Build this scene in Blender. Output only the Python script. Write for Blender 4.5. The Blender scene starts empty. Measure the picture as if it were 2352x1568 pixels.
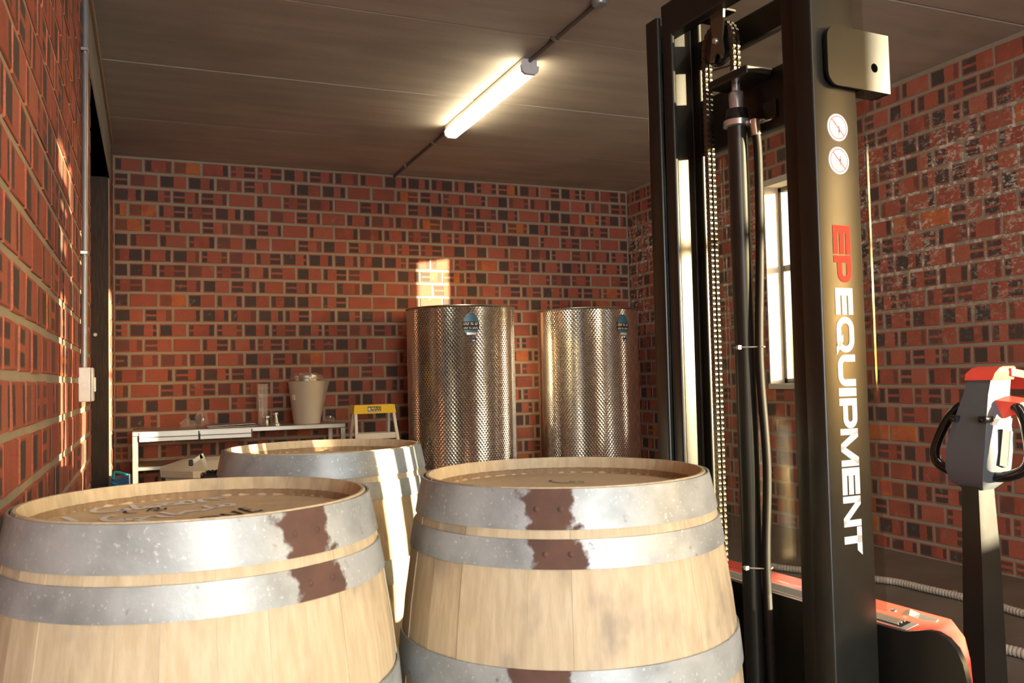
import bpy, bmesh, math, random
from mathutils import Vector, Matrix
random.seed(7)
S = bpy.context.scene
COL = S.collection
R = math.radians

# ------------------------------------------------------------------ camera
CAM = Vector((0, 0, 1.2133))
FPX = 1991.56
AX_R = Vector((0.9221347, -0.3861802, -0.0230726))
AX_U = Vector((0.0051652, -0.0473443, 0.9988653))
AX_F = Vector((0.3868344, 0.9212076, 0.0416631))
cam = bpy.data.objects.new('camera', bpy.data.cameras.new('camera'))
COL.objects.link(cam)
cm = Matrix((AX_R, AX_U, -AX_F)).transposed().to_4x4()
cm.translation = CAM
cam.matrix_world = cm
cam.data.sensor_width = 36
cam.data.lens = FPX / 2352 * 36
cam.data.clip_start = 0.05
cam.data.dof.use_dof = True
cam.data.dof.focus_distance = 4.6
cam.data.dof.aperture_fstop = 11.0
S.camera = cam

# ------------------------------------------------------------------ world, sun, exposure
SUN_DIR = Vector((-0.667, 0.739, -0.099)).normalized()
w = bpy.data.worlds.new('world'); S.world = w; w.use_nodes = True
bg = w.node_tree.nodes['Background']
sky = w.node_tree.nodes.new('ShaderNodeTexSky'); sky.sky_type = 'NISHITA'; sky.sun_disc = False
sky.sun_elevation = R(5.7); sky.sun_rotation = math.atan2(-SUN_DIR.x, -SUN_DIR.y); sky.dust_density = 2.0
w.node_tree.links.new(sky.outputs[0], bg.inputs[0])
bg.inputs[1].default_value = 1.5
sun = bpy.data.objects.new('sun', bpy.data.lights.new('sun', 'SUN'))
COL.objects.link(sun)
sun.rotation_euler = (-SUN_DIR).to_track_quat('Z', 'Y').to_euler()
sun.data.energy = 26
sun.data.color = (1.0, 0.82, 0.52)
sun.data.angle = R(0.6)
sun.location = (14, -12, 5)
# daylight arriving through the open doorway behind the photographer
dl = bpy.data.objects.new('doorway_daylight', bpy.data.lights.new('doorway_daylight', 'AREA'))
COL.objects.link(dl)
dl.location = (.72, -3.42, 1.35)
dl.rotation_euler = (R(90), 0, 0)
dl.data.shape = 'RECTANGLE'; dl.data.size = 1.45; dl.data.size_y = 2.3
dl.data.energy = 135
dl.data.color = (0.80, 0.90, 1.0)
vs = S.view_settings
vs.view_transform = 'Standard'; vs.look = 'None'; vs.gamma = 1; vs.use_curve_mapping = False
vs.exposure = 0.62

# ------------------------------------------------------------------ pixel helpers
def ray(u, v):
    return AX_F + AX_R * ((u - 1176) / FPX) - AX_U * ((v - 784) / FPX)
def at_plane(u, v, axis, val):
    d = ray(u, v); return CAM + d * ((val - CAM[axis]) / d[axis])
def project(P):
    q = P - CAM; z = q.dot(AX_F)
    if z < .05: return None
    return 1176 + FPX * q.dot(AX_R) / z, 784 - FPX * q.dot(AX_U) / z, z

# ------------------------------------------------------------------ node helpers
class NT:
    def __init__(s, name):
        s.m = bpy.data.materials.new(name); s.m.use_nodes = True
        s.t = s.m.node_tree; s.b = s.t.nodes['Principled BSDF']
    def n(s, kind, **kw):
        x = s.t.nodes.new(kind)
        for k, v in kw.items(): setattr(x, k, v)
        return x
    def link(s, a, b): s.t.links.new(a, b)
    def put(s, sock, v):
        if isinstance(v, bpy.types.NodeSocket): s.link(v, sock)
        elif v is not None:
            if isinstance(v, (tuple, list)) and len(v) == 3 and sock.type == 'RGBA': v = (*v, 1)
            sock.default_value = v
    def math(s, op, a, b=None, c=None, clamp=False):
        x = s.n('ShaderNodeMath', operation=op, use_clamp=clamp)
        s.put(x.inputs[0], a); s.put(x.inputs[1], b)
        if c is not None: s.put(x.inputs[2], c)
        return x.outputs[0]
    def step(s, a, lo, hi):
        x = s.n('ShaderNodeMapRange', interpolation_type='SMOOTHSTEP')
        s.put(x.inputs[0], a); s.put(x.inputs[1], lo); s.put(x.inputs[2], hi)
        return x.outputs[0]
    def mix(s, f, a, b, mode='MIX'):
        x = s.n('ShaderNodeMix', data_type='RGBA', blend_type=mode)
        s.put(x.inputs[0], f); s.put(x.inputs[6], a); s.put(x.inputs[7], b)
        return x.outputs[2]
    def noise(s, vec, scale, detail=3, rough=.55):
        x = s.n('ShaderNodeTexNoise'); s.put(x.inputs['Vector'], vec)
        x.inputs['Scale'].default_value = scale; x.inputs['Detail'].default_value = detail
        x.inputs['Roughness'].default_value = rough
        return x.outputs[0]
    def attr(s, name):
        return s.n('ShaderNodeAttribute', attribute_name=name).outputs['Vector']
    def sep(s, v):
        x = s.n('ShaderNodeSeparateXYZ'); s.put(x.inputs[0], v); return x.outputs
    def comb(s, a, b, c):
        x = s.n('ShaderNodeCombineXYZ')
        for i, v in enumerate((a, b, c)): s.put(x.inputs[i], v)
        return x.outputs[0]
    def pos(s): return s.n('ShaderNodeNewGeometry').outputs['Position']
    def obj(s): return s.n('ShaderNodeTexCoord').outputs['Object']
    def rand(s): return s.n('ShaderNodeObjectInfo').outputs['Random']
    def scalev(s, v, xyz):
        x = s.n('ShaderNodeVectorMath', operation='MULTIPLY'); s.put(x.inputs[0], v); x.inputs[1].default_value = xyz
        return x.outputs[0]
    def addv(s, v, k):
        x = s.n('ShaderNodeVectorMath', operation='ADD'); s.put(x.inputs[0], v); s.put(x.inputs[1], k)
        return x.outputs[0]
    def out(s, color=None, rough=None, metal=None, bump=None, bstr=.3, bdist=.004):
        s.put(s.b.inputs['Base Color'], color); s.put(s.b.inputs['Roughness'], rough); s.put(s.b.inputs['Metallic'], metal)
        if bump is not None:
            x = s.n('ShaderNodeBump'); x.inputs['Strength'].default_value = bstr; x.inputs['Distance'].default_value = bdist
            s.put(x.inputs['Height'], bump); s.link(x.outputs[0], s.b.inputs['Normal'])
        return s.m

def plain(name, col, rough=.5, metal=0., var=.12, scale=30, coat=0, spec=None):
    k = NT(name)
    nz = k.noise(k.obj(), scale, 3)
    c = k.mix(nz, tuple(x * (1 - var) for x in col), tuple(min(1, x * (1 + var)) for x in col))
    r = k.math('ADD', k.math('MULTIPLY', nz, .12), rough - .06)
    if coat: k.b.inputs['Coat Weight'].default_value = coat
    if spec is not None: k.b.inputs['Specular IOR Level'].default_value = spec
    return k.out(c, r, metal)

def brick_material(name, lime):
    k = NT(name)
    A = k.sep(k.attr('mark_a')); B = k.sep(k.attr('mark_b')); C = k.sep(k.attr('mark_c'))
    L = k.sep(k.attr('local')); D = k.sep(k.attr('half'))
    P = k.pos()
    seedv = k.addv(P, k.comb(k.math('MULTIPLY', C[2], 37.), k.math('MULTIPLY', C[2], 11.), 0))
    wob = k.math('SUBTRACT', k.noise(seedv, 60, 3), .5)
    wob2 = k.math('SUBTRACT', k.noise(k.addv(seedv, (9, 4, 2)), 70, 3), .5)
    u = k.math('ADD', L[0], k.math('MULTIPLY', wob, .012))
    v = k.math('ADD', L[1], k.math('MULTIPLY', wob2, .010))
    av = k.math('ABSOLUTE', v)
    vtop = k.math('SUBTRACT', 1.0, k.step(k.math('SUBTRACT', av, D[1]), -.012, -.004))
    slit = k.step(av, .006, .012)
    def side(dist, M):
        inn = k.step(dist, .002, .010)
        far = k.math('SUBTRACT', 1.0, k.step(k.math('SUBTRACT', dist, M[0]), -.003, .004))
        sl = k.math('ADD', k.math('MULTIPLY', slit, M[1]), k.math('SUBTRACT', 1.0, M[1]))
        return k.math('MULTIPLY', k.math('MULTIPLY', k.math('MULTIPLY', inn, far), k.math('MULTIPLY', vtop, sl)), M[2])
    ml = side(k.math('ADD', D[0], u), A); mr = side(k.math('SUBTRACT', D[0], u), B)
    dark = k.math('MAXIMUM', ml, mr)
    tone = k.mix(C[0], (.28, .072, .043), (.44, .140, .082))
    tone = k.mix(C[1], tone, (.58, .17, .045))
    big = k.noise(seedv, 9, 2)
    tone = k.mix(k.step(big, .35, .75), tone, (.43, .10, .06))
    fine = k.noise(seedv, 180, 3)
    tone = k.mix(k.math('MULTIPLY', k.step(fine, .40, .75), .5), tone, (.17, .04, .024))
    col = k.mix(dark, tone, k.mix(fine, (.028, .026, .026), (.075, .062, .052)))
    # mortar smears and lime bloom left on the faces
    sm = k.step(k.noise(P, 11, 4, .65), .62 if not lime else .575, .74)
    col = k.mix(k.math('MULTIPLY', sm, .55), col, (.29, .24, .18))
    if lime:
        z = k.sep(P)[2]
        band = k.math('MULTIPLY', k.step(z, 1.2, 2.2), k.math('SUBTRACT', 1.0, k.step(z, 2.55, 2.95)))
        lm = k.step(k.noise(k.scalev(P, (1, 1, 1.6)), 26, 5, .7), .50, .64)
        big2 = k.step(k.noise(P, 2.2, 2), .36, .56)
        col = k.mix(k.math('MULTIPLY', k.math('MULTIPLY', lm, band), k.math('MULTIPLY', big2, .85)), col, (.62, .58, .50))
    return k.out(col, .78, 0, k.math('ADD', fine, k.math('MULTIPLY', dark, -.3)), .35, .003)

def mortar_material(name, lime):
    k = NT(name); P = k.pos()
    n1 = k.noise(P, 6, 4); n2 = k.noise(P, 120, 4)
    col = k.mix(n1, (.33, .275, .19), (.50, .43, .31))
    col = k.mix(k.math('MULTIPLY', n2, .4), col, (.15, .12, .09))
    if lime:
        z = k.sep(P)[2]
        band = k.math('MULTIPLY', k.step(z, 1.3, 2.2), k.math('SUBTRACT', 1.0, k.step(z, 2.5, 2.9)))
        lm = k.step(k.noise(P, 18, 5, .7), .50, .60)
        col = k.mix(.35, col, (.17, .16, .14))
        col = k.mix(k.math('MULTIPLY', lm, band), col, (.72, .68, .60))
    return k.out(col, .9, 0, n2, .6, .004)

def concrete(name, a, b, streak=(1, 7, 7), rough=.75):
    k = NT(name); P = k.pos()
    n1 = k.noise(k.scalev(P, streak), 1.6, 4, .6); n2 = k.noise(P, 60, 4); n3 = k.noise(P, .9, 2)
    col = k.mix(k.step(n1, .3, .72), a, b)
    col = k.mix(k.math('MULTIPLY', k.step(n3, .5, .75), .4), col, tuple(x * .6 for x in a))
    col = k.mix(k.math('MULTIPLY', n2, .22), col, tuple(x * .5 for x in a))
    return k.out(col, rough, 0, n2, .25, .003)

def oak(name, a, b, stain=(.24, .20, .165), along=(26, 26, 1.3), stain_amt=.5):
    k = NT(name); O = k.obj(); r = k.rand()
    off = k.addv(O, k.comb(k.math('MULTIPLY', r, 13.), k.math('MULTIPLY', r, 7.), k.math('MULTIPLY', r, 5.)))
    g = k.noise(k.scalev(off, along), 3.2, 5, .6)
    g2 = k.noise(k.scalev(off, tuple(x * 3 for x in along)), 6, 3)
    col = k.mix(k.step(g, .3, .72), a, b)
    col = k.mix(k.math('MULTIPLY', g2, .22), col, tuple(x * .55 for x in a))
    col = k.mix(k.math('MULTIPLY', r, .13), col, tuple(x * .74 for x in a))
    P = k.pos()
    st = k.step(k.noise(k.scalev(P, (1, 1, .55)), 7.5, 4, .62), .52, .70)
    col = k.mix(k.math('MULTIPLY', st, stain_amt), col, stain)
    return k.out(col, .68, 0, g2, .12, .002)

def galvanised(name, rust_half):
    k = NT(name); O = k.obj(); xyz = k.sep(O)
    ang = k.math('ARCTAN2', xyz[1], xyz[0])
    n1 = k.noise(O, 9, 4); n2 = k.noise(O, 150, 3); n3 = k.noise(O, 28, 4)
    col = k.mix(k.step(n1, .3, .7), (.27, .30, .305), (.47, .51, .525))
    col = k.mix(k.math('MULTIPLY', k.step(n2, .6, .72), .7), col, (.70, .72, .76))
    edge = k.math('ADD', k.math('ABSOLUTE', ang), k.math('MULTIPLY', k.math('SUBTRACT', n3, .5), .30))
    rm = k.math('SUBTRACT', 1.0, k.step(edge, rust_half * .75, rust_half))
    rust = k.mix(n3, (.06, .034, .028), (.17, .085, .058))
    col = k.mix(rm, col, rust)
    spots = k.math('MULTIPLY', k.step(n3, .66, .74), .6)
    col = k.mix(spots, col, (.10, .075, .05))
    met = k.math('MULTIPLY', k.math('SUBTRACT', 1.0, rm), .35)
    rough = k.math('ADD', .42, k.math('ADD', k.math('MULTIPLY', rm, .30), k.math('MULTIPLY', n3, .25)))
    return k.out(col, rough, met, n2, .25, .0015)

M = {}
M['brick'] = brick_material('brick', False)
M['brick_lime'] = brick_material('brick_lime', True)
M['mortar'] = mortar_material('mortar', False)
M['mortar_lime'] = mortar_material('mortar_lime', True)
M['ceiling'] = concrete('ceiling_concrete', (.40, .335, .265), (.49, .42, .335), (.7, 4, 4))
M['lintel'] = concrete('lintel_concrete', (.24, .21, .175), (.34, .30, .25), (6, 1, 6))
M['floor'] = concrete('floor_screed', (.125, .105, .085), (.19, .163, .135), (2, 2, 2), .42)
M['plaster'] = plain('plaster', (.62, .58, .50), .85, 0, .12, 14)
M['oak'] = oak('oak_stave', (.55, .445, .285), (.69, .585, .405), stain_amt=.62)
M['oak_head'] = oak('oak_head', (.68, .53, .33), (.76, .61, .40), along=(2, 30, 30), stain_amt=.12)
M['oak_dark'] = oak('oak_croze', (.27, .165, .085), (.40, .27, .15))
M['post'] = oak('dark_timber', (.035, .020, .012), (.085, .048, .028), (.02, .012, .008), (30, 30, 2))
M['galv'] = galvanised('galvanised_hoop', .17)
M['galv_clean'] = galvanised('galvanised_hoop_clean', .02)
M['conduit'] = plain('conduit_grey', (.34, .35, .36), .4, .6)
M['conduit_dull'] = plain('conduit_dull', (.16, .14, .125), .5, .4)
M['white'] = plain('white_plastic', (.78, .77, .76), .35)
M['cream'] = plain('cream_plastic', (.86, .78, .62), .35, 0, .06, 12)
M['bucket'] = plain('bucket_plastic', (.60, .52, .42), .4, 0, .05, 12)
M['yellow'] = plain('yellow_plastic', (.80, .52, .015), .4, 0, .05)
M['aluminium'] = plain('aluminium', (.72, .68, .60), .4, .55, .06)
M['alu_white'] = plain('anodised_profile', (.74, .72, .68), .32, .35, .04)
M['steel'] = plain('stainless', (.50, .47, .42), .36, 1.0, .06, 14)
M['chrome'] = plain('chrome', (.84, .86, .88), .2, .85, .04)
M['tank'] = plain('quilted_stainless', (.83, .80, .73), .19, 1.0, .05, 25)
M['brass'] = plain('gilt_metal', (.62, .52, .33), .28, .9, .06)
M['black'] = plain('black_paint', (.0135, .0137, .0110), .32, 0, .25, 12)
M['black_gloss'] = plain('black_gloss', (.012, .012, .013), .14, 0, .2, 12, .3)
M['black_matt'] = plain('black_rubber', (.013, .013, .014), .6, 0, .3, 40)
M['grey'] = plain('grey_plastic', (.085, .096, .108), .5, 0, .08, 60)
M['cream_label'] = plain('cream_label', (.70, .64, .50), .5)
M['red'] = plain('red_plastic', (.80, .085, .058), .33, 0, .06, 20)
M['red_print'] = plain('red_print', (.74, .055, .025), .8, 0, .04)
M['white_print'] = plain('white_print', (.86, .85, .82), .5, 0, .03)
M['pink_print'] = plain('pink_print', (.80, .12, .22), .5, 0, .03)
M['ink'] = plain('black_ink', (.02, .018, .02), .6)
M['bracket'] = plain('plated_bracket', (.24, .22, .155), .24, .85, .1)
M['chain'] = plain('chain_steel', (.16, .145, .12), .34, .9, .2, 90)
M['chalk'] = plain('chalk_pen', (.85, .84, .84), .7)
M['blue'] = plain('blue_fabric', (.02, .11, .30), .6)
M['teal'] = plain('teal_strap', (.02, .33, .40), .6)
M['hose'] = plain('ribbed_hose', (.46, .40, .33), .55, 0, .08)
M['frame'] = plain('window_frame_paint', (.10, .095, .085), .45)
M['blue_label'] = plain('blue_label', (.035, .13, .22), .3)
M['navy_label'] = plain('navy_label', (.02, .05, .16), .3)
M['orange'] = plain('orange_print', (.75, .22, .04), .5)
M['ground'] = plain('outside_ground', (.36, .33, .27), .9)

def glassy(name, tint, alpha_mix, rough=.02):
    k = NT(name); t = k.t
    gl = k.n('ShaderNodeBsdfGlossy'); gl.inputs['Roughness'].default_value = rough
    tr = k.n('ShaderNodeBsdfTransparent'); tr.inputs[0].default_value = (*tint, 1)
    lw = k.n('ShaderNodeLayerWeight'); lw.inputs['Blend'].default_value = .5
    fr5 = k.math('ADD', .04, k.math('MULTIPLY', k.math('POWER', lw.outputs['Facing'], 5.), .8))
    nz = k.noise(k.obj(), 9, 4, .7)
    f = k.math('ADD', fr5, k.math('MULTIPLY', k.step(nz, .5, .8), alpha_mix))
    mx = k.n('ShaderNodeMixShader'); k.link(f, mx.inputs[0]); k.link(tr.outputs[0], mx.inputs[1]); k.link(gl.outputs[0], mx.inputs[2])
    k.link(mx.outputs[0], t.nodes['Material Output'].inputs['Surface'])
    return k.m
M['guard'] = glassy('clear_guard', (.90, .89, .86), .10, .08)
M['pane'] = glassy('window_pane', (.95, .96, .96), .03)
M['clear'] = glassy('clear_plastic', (.975, .965, .955), .10, .12)
_t = M['clear'].node_tree; _o = _t.nodes['Material Output']; _src = _o.inputs['Surface'].links[0].from_socket
_d = _t.nodes.new('ShaderNodeBsdfDiffuse'); _d.inputs[0].default_value = (.80, .72, .66, 1)
_m = _t.nodes.new('ShaderNodeMixShader'); _m.inputs[0].default_value = .13
_t.links.new(_src, _m.inputs[1]); _t.links.new(_d.outputs[0], _m.inputs[2]); _t.links.new(_m.outputs[0], _o.inputs['Surface'])
k = NT('lamp_diffuser'); k.b.inputs['Emission Color'].default_value = (1, .88, .63, 1); k.b.inputs['Emission Strength'].default_value = 20
M['lamp'] = k.out((.9, .9, .85), .4)

# ------------------------------------------------------------------ mesh helpers
class MB:
    def __init__(s): s.bm = bmesh.new()
    def box(s, x0, x1, y0, y1, z0, z1, bev=0, seg=1):
        g = bmesh.ops.create_cube(s.bm, size=1)['verts']
        for v in g: v.co = Vector(((x0 + x1) / 2 + v.co.x * (x1 - x0), (y0 + y1) / 2 + v.co.y * (y1 - y0), (z0 + z1) / 2 + v.co.z * (z1 - z0)))
        if bev:
            es = list({e for v in g for e in v.link_edges})
            bmesh.ops.bevel(s.bm, geom=es, offset=bev, segments=seg, affect='EDGES', profile=.5)
        return s
    def tube(s, pts, r, n=12, cap=True, radii=None):
        pts = [Vector(p) for p in pts]; rings = []
        up = None
        for i, p in enumerate(pts):
            d = (pts[min(i + 1, len(pts) - 1)] - pts[max(i - 1, 0)]).normalized()
            if up is None: up = Vector((0, 0, 1)) if abs(d.z) < .9 else Vector((1, 0, 0))
            a = d.cross(up).normalized(); b = a.cross(d).normalized(); up = b
            rr = radii[i] if radii else r
            rings.append([s.bm.verts.new(p + (a * math.cos(t) + b * math.sin(t)) * rr) for t in [2 * math.pi * j / n for j in range(n)]])
        for i in range(len(rings) - 1):
            for j in range(n): s.bm.faces.new((rings[i][j], rings[i][(j + 1) % n], rings[i + 1][(j + 1) % n], rings[i + 1][j]))
        if cap: s.bm.faces.new(rings[0][::-1]); s.bm.faces.new(rings[-1])
        return s
    def lathe(s, prof, n=32, c=(0, 0, 0), closed=False):
        rings = [[s.bm.verts.new((c[0] + r * math.cos(2 * math.pi * j / n), c[1] + r * math.sin(2 * math.pi * j / n), c[2] + z)) for j in range(n)] for r, z in prof]
        q = list(zip(rings, rings[1:] + ([rings[0]] if closed else [])))
        if not closed: q = q[:len(rings) - 1]
        for a, b in q:
            for j in range(n): s.bm.faces.new((a[j], a[(j + 1) % n], b[(j + 1) % n], b[j]))
        if not closed:
            if prof[0][0] > 1e-4: s.bm.faces.new(rings[0][::-1])
            if prof[-1][0] > 1e-4: s.bm.faces.new(rings[-1])
        return s
    def prism(s, poly, h0, h1, axis='z'):
        def P(a, b, h): return {'z': (a, b, h), 'y': (a, h, b), 'x': (h, a, b)}[axis]
        lo = [s.bm.verts.new(P(a, b, h0)) for a, b in poly]; hi = [s.bm.verts.new(P(a, b, h1)) for a, b in poly]
        n = len(poly)
        s.bm.faces.new(lo[::-1]); s.bm.faces.new(hi)
        for i in range(n): s.bm.faces.new((lo[i], lo[(i + 1) % n], hi[(i + 1) % n], hi[i]))
        return s
    def loft(s, sections):
        rs = [[s.bm.verts.new(p) for p in sec] for sec in sections]
        n = len(rs[0])
        for a, b in zip(rs, rs[1:]):
            for j in range(n): s.bm.faces.new((a[j], a[(j + 1) % n], b[(j + 1) % n], b[j]))
        s.bm.faces.new(rs[0][::-1]); s.bm.faces.new(rs[-1])
        return s
    def bevel(s, off, seg=2, ang=30):
        es = [e for e in s.bm.edges if len(e.link_faces) == 2 and e.calc_face_angle(0) > R(ang)]
        bmesh.ops.bevel(s.bm, geom=es, offset=off, segments=seg, affect='EDGES', profile=.5)
        return s
    def xf(s, mat):
        bmesh.ops.transform(s.bm, matrix=mat, verts=s.bm.verts); return s
    def build(s, name, mat, parent=None, smooth=False, loc=(0, 0, 0), rz=0):
        bmesh.ops.recalc_face_normals(s.bm, faces=s.bm.faces)
        me = bpy.data.meshes.new(name); s.bm.to_mesh(me); s.bm.free()
        me.materials.append(M[mat] if isinstance(mat, str) else mat)
        if smooth:
            me.polygons.foreach_set('use_smooth', [True] * len(me.polygons))
            try: me.set_sharp_from_angle(angle=R(smooth if smooth is not True else 40))
            except Exception: pass
        o = bpy.data.objects.new(name, me); COL.objects.link(o)
        o.location = loc; o.rotation_euler = (0, 0, rz)
        if parent: o.parent = parent
        return o
def tag(o, label, cat=None, group=None):
    o['label'] = label
    if cat: o['category'] = cat
    if group: o['group'] = group
    return o
def struct(o, label=None, cat=None):
    o['kind'] = 'structure'
    if label: o['label'] = label
    if cat: o['category'] = cat
    return o
def empty(name, loc, label, cat, rz=0, group=None):
    o = bpy.data.objects.new(name, None); COL.objects.link(o); o.location = loc; o.rotation_euler = (0, 0, rz)
    o.empty_display_size = .1
    return tag(o, label, cat, group)
def circ(cx, cy, r, n, a0=0, a1=360):
    return [(cx + r * math.cos(R(a0 + (a1 - a0) * i / n)), cy + r * math.sin(R(a0 + (a1 - a0) * i / n))) for i in range(n + (0 if a1 - a0 == 360 else 1))]
def arc_band(r0, r1, a0, a1, h0, h1, n=14):
    return circ(0, 0, r0, n, a0, a1) + circ(0, 0, r1, n, a0, a1)[::-1]
def text_mesh(body, size, mat, parent, name, loc, rot, extrude=.0004, sx=1, offset=0):
    cu = bpy.data.curves.new(name, 'FONT'); cu.body = body; cu.size = size; cu.extrude = extrude; cu.align_x = 'CENTER'; cu.align_y = 'CENTER'; cu.offset = offset
    cu.resolution_u = 3
    t = bpy.data.objects.new(name, cu); COL.objects.link(t)
    dg = bpy.context.evaluated_depsgraph_get(); dg.update()
    me = bpy.data.meshes.new_from_object(t.evaluated_get(dg))
    bpy.data.objects.remove(t); bpy.data.curves.remove(cu)
    me.transform(Matrix.Diagonal((sx, 1, 1, 1)))
    me.materials.clear(); me.materials.append(M[mat])
    o = bpy.data.objects.new(name, me); COL.objects.link(o); o.location = loc; o.rotation_euler = rot
    if parent: o.parent = parent
    return o

# ------------------------------------------------------------------ room
XL, XR, YB, YF, ZC, TH = -.26, 4.59, 7.77, -3.5, 3.118, .22
DOOR_Y0, DOOR_Y1, DOOR_Z = 4.76, 7.12, 2.78
WINS = [(5.02, 5.60, 1.12, 2.70), (1.48, 2.06, 1.12, 2.70), (-2.52, -1.77, 1.12, 2.78), (-1.52, -1.04, 1.12, 2.70)]  # last opening is an added unseen window that lets sun onto the tiller
PH, PL, BH, BL, BD = .125, .2265, .1035, .2065, .0045

struct(MB().box(XL - TH, XR + TH, YF - TH, YB + TH, -.12, 0).build('floor', 'floor'), 'smooth grey brown screed floor of the cellar', 'floor')
struct(MB().box(-40, 40, -40, 40, -.25, -.125).build('ground', 'ground'), 'bare ground outside the building', 'ground')

# ceiling of precast slabs, every slab a piece of its own
ceil = struct(MB().box(XL - TH, XR + TH, YF - TH, YB + TH, ZC + .03, ZC + .14).build('ceiling', 'lintel'), 'ceiling of long precast concrete slabs', 'ceiling')
js = [YF - .2, -2.5, -1.34, -.18, .97, 2.13, 3.285, 4.33, 5.48, 6.65, YB + .02]
for a, b in zip(js, js[1:]):
    m = MB().box(XL - .02, XR + .02, a + .003, b - .003, ZC + random.uniform(-.002, .002), ZC + .04, .007)
    m.build('ceiling_slab', 'ceiling', ceil)

def brick_params():
    def side():
        t = random.random()
        if t < .17: return (0, 0, 0)
        if t < .46: return (random.uniform(.034, .05), 0, random.choice((.95, .9, .8, .55)))
        if t < .72: return (random.uniform(.088, .108), 0, random.choice((.97, .95, .9, .6)))
        if t < .84: return (random.uniform(.036, .052), 1, random.choice((.95, .85, .7)))
        return (random.uniform(.085, .10), 1, random.choice((.95, .9, .75)))
    a, b = side(), side()
    if a[0] > .06 and b[0] > .06: b = (.03, b[1], b[2])
    return a, b, (random.random(), 1.0 if random.random() < .07 else 0.0, random.random())
def brick_geo(hl, hh, d=BD, ch=.0025):
    v, f = [], []
    def ring(x, y, z): 
        i = len(v); v.extend([(-x, -y, z), (x, -y, z), (x, y, z), (-x, y, z)]); return i
    j = lambda: random.uniform(-.0022, .0022)
    a = ring(hl, hh, -.02); b = ring(hl, hh, d - ch); c = ring(hl - ch, hh - ch, d)
    for i in range(4, 12):
        v[i] = (v[i][0] + j(), v[i][1] + j(), v[i][2] + j() * .6)
    for p, q in ((a, b), (b, c)):
        for i in range(4): f.append((p + i, p + (i + 1) % 4, q + (i + 1) % 4, q + i))
    f.append((c, c + 1, c + 2, c + 3))
    return v, f
def mesh_attr(me, name, data):
    at = me.attributes.new(name, 'FLOAT_VECTOR', 'POINT'); at.data.foreach_set('vector', [x for p in data for x in p])
def brick_mesh(hl, hh, mat):
    v, f = brick_geo(hl, hh); a, b, c = brick_params()
    if hl < .08:
        if a[0] > .05: b = (0, 0, 0)
        elif b[0] > .05: b = (.03, b[1], b[2])
    me = bpy.data.meshes.new('brick'); me.from_pydata(v, [], f)
    for nme, val in (('mark_a', a), ('mark_b', b), ('mark_c', c), ('half', (hl, hh, 0))): mesh_attr(me, nme, [val] * len(v))
    mesh_attr(me, 'local', v); me.materials.append(M[mat]); return me
def brick_wall(parent, mat, to_world, u0, u1, zoff, holes, bank):
    """courses of running bond on a wall face; to_world(u, z) -> (point, rotation matrix)"""
    full, half = bank
    todo = []
    r = 0; z1 = ZC - zoff
    rows = []
    if zoff > .03: rows.append((ZC - zoff, ZC, 1))
    while z1 > .02:
        rows.append((max(z1 - PH, 0), z1, r)); z1 -= PH; r += 1
    for za, zb, r in rows:
        h = zb - za - (PH - BH)
        if h < .02: continue
        x = u0 - (PL / 2 if r % 2 else 0)
        x += random.uniform(-.004, .004)
        while x < u1 - .02:
            a, b = max(x, u0), min(x + PL, u1)
            spans = [(a, b)]
            for (hu0, hu1, hz0, hz1) in holes:
                if zb > hz0 + .03 and za < hz1 - .03:
                    ns = []
                    for s0, s1 in spans:
                        if s1 <= hu0 or s0 >= hu1: ns.append((s0, s1)); continue
                        if s0 < hu0: ns.append((s0, hu0))
                        if s1 > hu1: ns.append((hu1, s1))
                    spans = ns
            for s0, s1 in spans:
                L = s1 - s0 - (PL - BL)
                if L > .025: todo.append(((s0 + s1) / 2, (za + zb) / 2, L / 2, h / 2))
            x += PL + random.uniform(-.003, .003)
    sc = []
    for t in todo:
        P, rot = to_world(t[0], t[1]); q = project(P); score = 0
        if q and -60 < q[0] < 2412 and -60 < q[1] < 1628:
            e1 = project(P + rot @ Vector((t[2], 0, 0))); e2 = project(P - rot @ Vector((t[2], 0, 0)))
            if e1 and e2: score = abs(e1[0] - e2[0]) * t[3] / q[2]
        sc.append(score)
    order = sorted(range(len(todo)), key=lambda i: -sc[i])
    single = {i for i in order[:300] if sc[i] > 0}
    V, F, AT = [], [], {n: [] for n in ('mark_a', 'mark_b', 'mark_c', 'half', 'local')}
    for i, t in enumerate(todo):
        P, rot = to_world(t[0], t[1])
        tilt = Matrix.Rotation(random.uniform(-.006, .006), 3, 'Z')
        if i in single:
            if abs(t[2] - BL / 2) < .006 and abs(t[3] - BH / 2) < .004: me = random.choice(full)
            elif abs(t[2] - .0465) < .008 and abs(t[3] - BH / 2) < .004: me = random.choice(half)
            else: me = brick_mesh(t[2], t[3], mat)
            o = bpy.data.objects.new('brick', me); COL.objects.link(o)
            mw = (rot @ tilt).to_4x4(); mw.translation = P; o.matrix_world = mw
            o.parent = parent
        else:
            v, f = brick_geo(t[2], t[3]); a, b, c = brick_params(); n = len(V)
            V += [tuple(P + rot @ (tilt @ Vector(p))) for p in v]; F += [tuple(n + q for q in ff) for ff in f]
            AT['mark_a'] += [a] * 12; AT['mark_b'] += [b] * 12; AT['mark_c'] += [c] * 12
            AT['half'] += [(t[2], t[3], 0)] * 12; AT['local'] += v
    if V:
        me = bpy.data.meshes.new('brickwork'); me.from_pydata(V, [], F)
        for nme, d in AT.items(): mesh_attr(me, nme, d)
        me.materials.append(M[mat])
        o = bpy.data.objects.new('brickwork', me); COL.objects.link(o); o.parent = parent; o['kind'] = 'stuff'
def bank(mat): return [brick_mesh(BL / 2, BH / 2, mat) for _ in range(46)], [brick_mesh(.0465, BH / 2, mat) for _ in range(14)]
bank_a, bank_b = bank('brick'), bank('brick_lime')

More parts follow.
